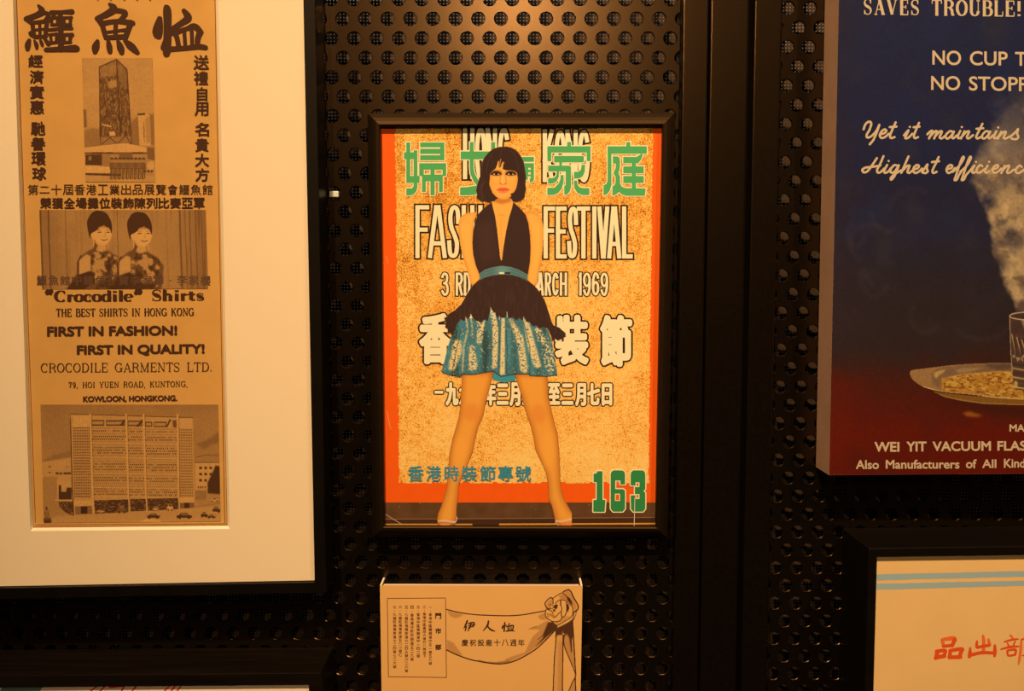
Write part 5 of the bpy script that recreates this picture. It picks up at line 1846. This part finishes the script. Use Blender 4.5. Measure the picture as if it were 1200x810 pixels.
# tray with oats and glass, painted
cv = Canvas(1062, 360, 1330, 478, 1.6, (1050, 340), 5.787, (60, 30, 20), 33, solid=False)
GL = 1500
cv.fill([(240, 682), (300, 695), (500, 715), (868, 740), (1300, 735), (1400, 700), (1330, 745), (1150, 775), (868, 783), (600, 775), (450, 755), (330, 728), (270, 700)], (132, 78, 24), 0.3, 1, cover=True)
cv.line([(300, 712), (420, 742), (600, 768), (868, 778)], (176, 118, 44), 6, 0.8)
plate = [(93, 560), (104, 545), (125, 538), (160, 535), (280, 520), (400, 506), (600, 495), (780, 493), (1000, 496), (1250, 512), (1400, 535), (1460, 570), (1440, 620), (1350, 680), (1150, 730), (868, 742), (700, 730), (500, 708), (300, 688), (180, 655), (120, 615), (100, 590)]
m = cv.fill(sm(plate, True, 3), (160, 104, 52), 0, 1, cover=True)
cv.frame((1050, 340), 5.787)
cv.fill([(280, 530), (450, 508), (800, 496), (1100, 500), (1300, 540), (1200, 600), (860, 560), (700, 552), (450, 572), (310, 600), (300, 670), (250, 640), (240, 570)], (124, 84, 50), 1.0, 0.85)
cv.fill([(255, 560), (300, 545), (340, 538), (320, 560), (290, 580), (275, 600), (258, 585)], (206, 144, 66), 0.8, 0.85)
cv.fill([(405, 545), (450, 528), (600, 528), (560, 540), (470, 562), (420, 562)], (176, 124, 70), 0.8, 0.7)
cv.fill([(600, 500), (780, 496), (790, 530), (700, 545), (620, 520)], (84, 58, 40), 1.2, 0.7)
cv.line([(180, 655), (300, 688), (500, 708), (700, 730), (868, 740)], (216, 164, 84), 7, 0.9)
cv.line([(100, 545), (160, 535), (400, 506), (600, 495), (860, 493)], (130, 92, 54), 4, 0.8)
oats = [(310, 602), (380, 585), (450, 572), (580, 560), (700, 552), (800, 556), (1000, 560), (1200, 590), (1300, 640), (1150, 710), (868, 738), (700, 724), (500, 700), (380, 688), (315, 676)]
m = cv.fill(oats, (184, 114, 34), 0.3, 1)
n = cv.noise(3.4, 1.8)
cv.put(m * (n > 0.60), (212, 148, 58), 0.8)
n = cv.noise(3.0, 1.6)
cv.put(m * (n > 0.66), (128, 62, 14), 0.7)
cv.line([(310, 602), (450, 572), (700, 552), (800, 556)], (212, 152, 66), 4, 0.7)
# glass
gl = [(766, 172), (790, 152), (850, 142), (1000, 142), (1080, 155), (1100, 175), (1085, 420), (1070, 560), (1055, 660), (960, 690), (840, 680), (800, 668), (788, 560), (776, 430)]
m = cv.fill(gl, (84, 52, 34), 0, 1, cover=True)
cv.fill([(790, 210), (1080, 210), (1075, 300), (785, 300)], (70, 44, 32), 1.0, 0.8)
cv.fill([(850, 200), (1000, 195), (990, 290), (870, 260)], (190, 142, 88), 1.5, 0.8)
cv.ell(933, 176, 160, 24, (72, 46, 38), 0.3)
cv.line(arc(933, 176, 164, 28, 0, 360, 30), (206, 158, 104), 7, 0.95)
cv.line([(770, 185), (778, 430), (790, 560)], (196, 146, 96), 5, 0.9)
for k in range(9):
    x = 785 + k * 34
    cv.line([(x, 300 + (k % 3) * 20), (x + 26, 420), (x + 40, 480)], (206, 152, 90), 7, 0.75)
    cv.line([(x + 14, 330), (x + 34, 450)], (40, 26, 20), 8, 0.8)
    cv.ell(x + 14, 450 + (k % 2) * 16, 9, 9, (216, 168, 106), 0.4, 0.8)
for yy, v in ((500, (60, 38, 26)), (530, (190, 138, 72)), (560, (74, 46, 26)), (590, (206, 150, 72)), (625, (110, 70, 30)), (655, (220, 164, 74))):
    cv.line([(792, yy), (860, yy + 12), (1000, yy + 12), (1066, yy)], v, 13, 0.7)
cv.ell(812, 640, 14, 26, (220, 165, 80), 0.5, 0.8)
cv.scale(0.94 + 0.12 * cv.noise(1.5))
cv.build('painted_tray', pa, YB, 'board', 2, mat=GLOSSY_PRINT, label='painted oval tray with a cut glass tumbler')

LT = (218, 166, 106)
sh = Sheet(YB, 'board')
serif(sh, 'SAVES', [(1012.4, -1.0), (1077, 0.2), (1077, 17.4), (1012.4, 16.6)], LT, 4, T=3.4, t=1.1, space=0.25)
serif(sh, 'TROUBLE!', [(1092, 0.3), (1197, 1.4), (1197, 19.0), (1092, 17.6)], LT, 4, T=3.4, t=1.1, space=0.16)
sh.build('headline', pa, 'cream condensed slab capitals')
sh = Sheet(YB, 'board')
text(sh, 'NO', [(1092.6, 59), (1126.3, 59.5), (1126.3, 76.6), (1092.6, 76)], LT, 4, bold=0.65)
text(sh, 'CUP', [(1136.6, 59.8), (1180.8, 60.4), (1180.8, 77), (1136.6, 76.6)], LT, 4, bold=0.65)
text(sh, 'TO', [(1189.5, 60.6), (1221, 61), (1221, 77.8), (1189.5, 77.2)], LT, 4, bold=0.65)
text(sh, 'NO', [(1091.2, 88.8), (1125.2, 89.3), (1125.2, 106), (1091.2, 105.6)], LT, 4, bold=0.65)
text(sh, 'STOPPER', [(1135.6, 89.4), (1232, 90.6), (1232, 107.6), (1135.6, 106.2)], LT, 4, bold=0.65)
sh.build('claim_lettering', pa, 'cream plain capitals')
sh = Sheet(YB, 'board')
text(sh, 'MADE', [(1183, 497.4), (1216, 497.4), (1216, 506), (1183, 506)], LT, 4, bold=0.65)
text(sh, 'WEI', [(1024.8, 518), (1054, 518), (1054, 529.7), (1024.8, 529.7)], LT, 4, bold=0.9)
text(sh, 'YIT', [(1062.2, 517.7), (1085.8, 517.5), (1085.8, 529.2), (1062.2, 529.4)], LT, 4, bold=0.9)
text(sh, 'VACUUM', [(1092.8, 517.4), (1161.3, 517), (1161.3, 528.6), (1092.8, 529)], LT, 4, bold=0.9)
text(sh, 'FLASK', [(1168.8, 517), (1214, 516.6), (1214, 528.2), (1168.8, 528.5)], LT, 4, bold=0.9)
for w, x0, x1, y0, y1, dy in (('Also', 1003, 1030, 539.3, 549.9, 0), ('Manufacturers', 1038, 1124.4, 539, 549.6, -0.2), ('of', 1132, 1144.5, 538.4, 549, 0), ('All', 1151, 1167.6, 538.4, 548.6, 0), ('Kinds', 1176.5, 1207, 537.8, 548.4, -0.1)):
    text(sh, w, [(x0, y0), (x1, y0 + dy), (x1, y1 + dy), (x0, y1)], LT, 4, bold=0.65)
sh.build('maker_lettering', pa, 'cream plain lettering')
sh = Sheet(YB, 'board')
SCR = [
    [(72, 130), (85, 95), (108, 76), (126, 86), (115, 130), (94, 168), (100, 188), (130, 175), (162, 140), (180, 104)], [(183, 98), (165, 150), (140, 205), (115, 235)],
    [(186, 165), (215, 158), (232, 143), (222, 130), (200, 143), (186, 172), (197, 190), (222, 184), (250, 160)], [(298, 80), (275, 130), (258, 175), (266, 191), (290, 184)], [(256, 114), (304, 110)],
    [(356, 172), (388, 136), (370, 175), (366, 192), (388, 188), (415, 160)], [(397, 112), (398, 113)], [(462, 84), (442, 130), (426, 175), (434, 192), (455, 184)], [(424, 115), (466, 110)],
    [(520, 165), (545, 142), (556, 145), (532, 194)], [(535, 184), (572, 146), (588, 143), (584, 160), (568, 194)], [(572, 182), (606, 146), (622, 144), (618, 160), (606, 186), (622, 193), (650, 172)],
    [(702, 148), (678, 143), (652, 168), (650, 188), (667, 194), (690, 172), (708, 145), (693, 180), (702, 193), (728, 172)],
    [(752, 140), (736, 175), (738, 192), (758, 186), (776, 165)], [(762, 113), (763, 114)], [(782, 143), (757, 194)], [(762, 182), (797, 147), (814, 145), (808, 162), (798, 186), (812, 193), (842, 170)],
    [(908, 90), (886, 135), (864, 180), (872, 194), (896, 184)], [(866, 126), (914, 122)],
    [(957, 148), (933, 143), (908, 168), (906, 188), (922, 194), (946, 172), (963, 145), (948, 180), (958, 193), (982, 172)],
    [(1006, 142), (990, 176), (992, 193), (1012, 187), (1030, 166)], [(1018, 116), (1019, 117)], [(1040, 147), (1016, 197)], [(1020, 184), (1055, 150), (1072, 148), (1066, 165), (1056, 188), (1070, 195), (1100, 180)],
    [(1100, 184), (1140, 150), (1158, 128), (1152, 160), (1160, 184), (1142, 200), (1112, 194)],
    [(62, 415), (72, 432), (98, 425), (132, 382), (166, 332)], [(62, 415), (84, 399), (130, 394), (190, 384)], [(212, 318), (190, 370), (168, 412), (172, 434), (192, 430), (218, 404)],
    [(238, 380), (218, 418), (222, 436), (246, 426), (262, 405)], [(248, 352), (249, 353)],
    [(312, 386), (288, 382), (264, 408), (262, 430), (280, 434), (304, 410), (320, 382), (302, 430), (285, 465), (266, 484), (264, 470), (290, 446), (335, 418)],
    [(388, 320), (366, 370), (337, 436)], [(345, 422), (377, 389), (395, 385), (390, 402), (380, 428), (394, 436), (424, 412)],
    [(424, 412), (450, 404), (462, 390), (450, 380), (430, 393), (420, 418), (432, 436), (456, 430), (484, 405)], [(482, 430), (505, 400), (521, 376), (516, 402), (523, 425), (508, 437), (486, 433)],
    [(600, 324), (577, 375), (556, 420), (563, 437), (586, 428)], [(552, 360), (603, 354)],
    [(658, 410), (684, 404), (696, 390), (684, 380), (664, 393), (655, 418), (667, 436), (690, 428), (715, 402)],
    [(700, 428), (745, 385), (776, 335), (772, 322), (758, 348), (738, 405), (720, 460), (712, 486), (728, 482), (742, 452), (760, 426)],
    [(752, 428), (797, 385), (826, 335), (822, 322), (808, 348), (788, 405), (770, 460), (762, 486), (778, 482), (792, 452), (815, 426), (850, 384)],
    [(852, 384), (835, 420), (842, 436), (866, 424)], [(862, 358), (863, 359)], [(908, 390), (892, 381), (868, 408), (868, 430), (890, 434), (925, 408)],
    [(944, 384), (926, 420), (933, 436), (956, 424)], [(955, 358), (956, 359)],
    [(974, 412), (1005, 404), (1020, 390), (1010, 380), (988, 393), (978, 418), (990, 436), (1014, 430), (1040, 405)],
    [(1064, 386), (1040, 438)], [(1044, 424), (1080, 388), (1096, 386), (1090, 404), (1080, 430), (1094, 437), (1130, 412)],
    [(1184, 394), (1168, 384), (1144, 410), (1144, 432), (1166, 437), (1204, 410)], [(1215, 386), (1204, 425), (1225, 430), (1255, 390), (1240, 450), (1215, 482)],
]
for st in SCR:
    sh.stroke(conv(sm(st, n=5), (1000, 130), 6.0), 2.6, LT, 4)
sh.build('script_lettering', pa, 'cream flowing script')

# =================================================================== framed letterhead (bottom right)
YL = -0.0480
inner = quadP([(1028.0, 652.6), (1442, 647), (1420, 1080), (1016.6, 1080)], YL)
t = thing('framed_letterhead', 'deep black box frame holding a tan sheet with two blue stripes and red characters', 'picture frame',
          ((inner[2].x + inner[3].x) / 2, 0, inner[2].z - 0.006))
ring_frame('frame', inner, [(0, -0.0430), (0, YL), (0.0056, YL), (0.0058, YL + 0.0006), (0.0058, -0.0006)], BLACK_LACQUER, t, bevel=0.0005)
YS = -0.0450
sh = Sheet(YS, 'sheet')
SHEETP = ink((208, 145, 73), 'sheet', 0.75, 0.15, 0.03, 40)
o = offset_quad([Vector((p.x, YS, p.z)) for p in inner], 0.0004)
ov = []
hull_box(o, YS, YS + 0.0006, ov, of_ := [])
sheet = raw_mesh('printed_sheet', ov, of_, SHEETP, None, t)
BLUE = (138, 135, 108)
OL, SL = (1020, 650), 5.06
def stripe(l0, l1, r0, r1):
    a, b = conv([(36, l0), (36, l1)], OL, SL)
    c, d = conv([(911, r0), (911, r1)], OL, SL)
    k = (1436 - a[0]) / (c[0] - a[0])
    top = [(a[0] + (c[0] - a[0]) * k * i / 60, a[1] + (c[1] - a[1]) * k * i / 60 + rr.uniform(-0.25, 0.25)) for i in range(61)]
    bot = [(b[0] + (d[0] - b[0]) * k * i / 60, b[1] + (d[1] - b[1]) * k * i / 60 + rr.uniform(-0.25, 0.25)) for i in range(61)]
    for i in range(60):
        sh.poly([top[i], top[i + 1], bot[i + 1], bot[i]], BLUE, 1)
stripe(118, 154, 97, 132)
stripe(173, 209, 155, 186)
sh.build('blue_stripes', sheet, 'two grey blue stripes')
sh = Sheet(YS, 'sheet')
R1, R2 = (200, 60, 15), (210, 82, 26)
RED = [
    ([(425, 505, 14), (460, 500, 18), (495, 497, 20), (505, 510, 12)], R2), ([(425, 508, 16), (432, 530, 16), (432, 545, 14)], R2), ([(500, 505, 20), (492, 525, 18), (485, 542, 16)], R1), ([(432, 545, 14), (488, 538, 16)], R1),
    ([(392, 575, 18), (440, 568, 16), (448, 578, 12)], R1), ([(396, 575, 18), (392, 605, 20), (386, 616, 16)], R1), ([(444, 574, 16), (438, 602, 16)], R1), ([(392, 610, 20), (440, 602, 18)], R1),
    ([(472, 570, 16), (540, 560, 18), (545, 572, 14)], R1), ([(474, 572, 16), (470, 606, 18)], R1), ([(540, 566, 18), (530, 606, 18)], R1), ([(468, 610, 18), (535, 608, 18)], R1),
    ([(668, 482, 12), (672, 520, 16), (670, 580, 16)], R2), ([(632, 515, 10), (630, 545, 14), (640, 552, 12)], R1), ([(700, 505, 12), (706, 535, 16)], R2), ([(634, 550, 14), (706, 538, 14)], R1),
    ([(592, 555, 10), (590, 590, 18), (586, 608, 14)], R1), ([(738, 540, 12), (738, 580, 18), (736, 602, 12)], R1), ([(590, 598, 16), (660, 582, 16), (735, 585, 14)], R1),
    ([(830, 480, 10), (842, 492, 10)], R2), ([(795, 518, 8), (840, 505, 10), (875, 502, 8)], R1), ([(812, 525, 7), (820, 540, 8)], R1), ([(858, 515, 8), (848, 538, 8)], R1), ([(775, 562, 8), (830, 548, 12), (880, 545, 8)], R1),
    ([(812, 570, 10), (860, 564, 12), (858, 596, 10)], R1), ([(812, 572, 10), (818, 600, 10), (858, 594, 10)], R1),
    ([(895, 505, 8), (892, 560, 12), (884, 620, 12), (878, 652, 6)], R2), ([(895, 505, 8), (935, 498, 10), (945, 512, 10), (915, 548, 8), (940, 575, 10), (925, 600, 10), (902, 598, 6)], R1),
]
for st, c in RED:
    sh.stroke([(a, b, w * 1.3) for a, b, w in conv(sm(st, n=3), OL, SL)], 1, c, 1)
sh.build('red_lettering', sheet, 'red brush characters')

# =================================================================== framed document (bottom left)
YD = -0.0430
inner = quadP([(-150, 807.4), (361.6, 803.0), (375, 1120), (-120, 1120)], YD)
t = thing('framed_document', 'deep black wooden box frame at the bottom left, only its top edge showing', 'picture frame',
          ((inner[2].x + inner[3].x) / 2, 0, inner[2].z - 0.008))
ring_frame('frame', inner, [(0, -0.0380), (0, YD), (0.0084, YD), (0.0084, -0.0006)], DARK_WOOD, t, bevel=0.0004)
YQ = -0.0405
o = offset_quad([Vector((p.x, YQ, p.z)) for p in inner], 0.0004)
ov, of_ = [], []
hull_box(o, YQ, YQ + 0.0006, ov, of_)
doc = raw_mesh('document_sheet', ov, of_, ink((205, 185, 120), 'doc', 0.75, 0.15, 0.05, 30), None, t)
sh = Sheet(YQ, 'doc')
for pts in ([(104, 812), (114, 804)], [(112, 816), (124, 803)], [(128, 806), (146, 804), (140, 814)], [(150, 816), (160, 804)], [(188, 816), (199, 803)], [(196, 816), (206, 803)], [(204, 815), (213, 803)]):
    sh.stroke(pts, 1.8, (170, 22, 14), 1)
sh.build('red_lettering', doc, 'red brush strokes')
sh = Sheet(YQ, 'doc')
sh.poly([(2, 800), (54, 800), (40, 820), (0, 822)], (70, 82, 52), 1)
sh.build('green_patch', doc, 'dull green printed patch')

# =================================================================== small white clip on the perforated panel
a, b = P(386.5, 224.3, -0.0004), P(397.5, 231.5, -0.0004)
bm = bmesh.new()
bmesh.ops.create_cube(bm, size=1.0)
bmesh.ops.scale(bm, vec=(b.x - a.x, 0.0024, a.z - b.z), verts=bm.verts)
bmesh.ops.bevel(bm, geom=bm.edges[:], offset=0.0006, segments=2, profile=0.5, affect='EDGES')
# a stud behind it sits in the sheet hole
r = bmesh.ops.create_cone(bm, segments=12, radius1=0.0016, radius2=0.0016, depth=0.004, cap_ends=True)
for v in r['verts']:
    v.co = Vector((v.co.x, v.co.z + 0.002, v.co.y))
me = bpy.data.meshes.new('cable_clip')
bm.to_mesh(me)
bm.free()
me.materials.append(ink((226, 190, 150), 'left', 0.5, 0.4))
c = link_mesh('cable_clip', me)
c.location = ((a.x + b.x) / 2, -0.0014, (a.z + b.z) / 2)
c['label'] = 'tiny pale plastic clip on the perforated panel beside the large mat frame'
c['category'] = 'clip'
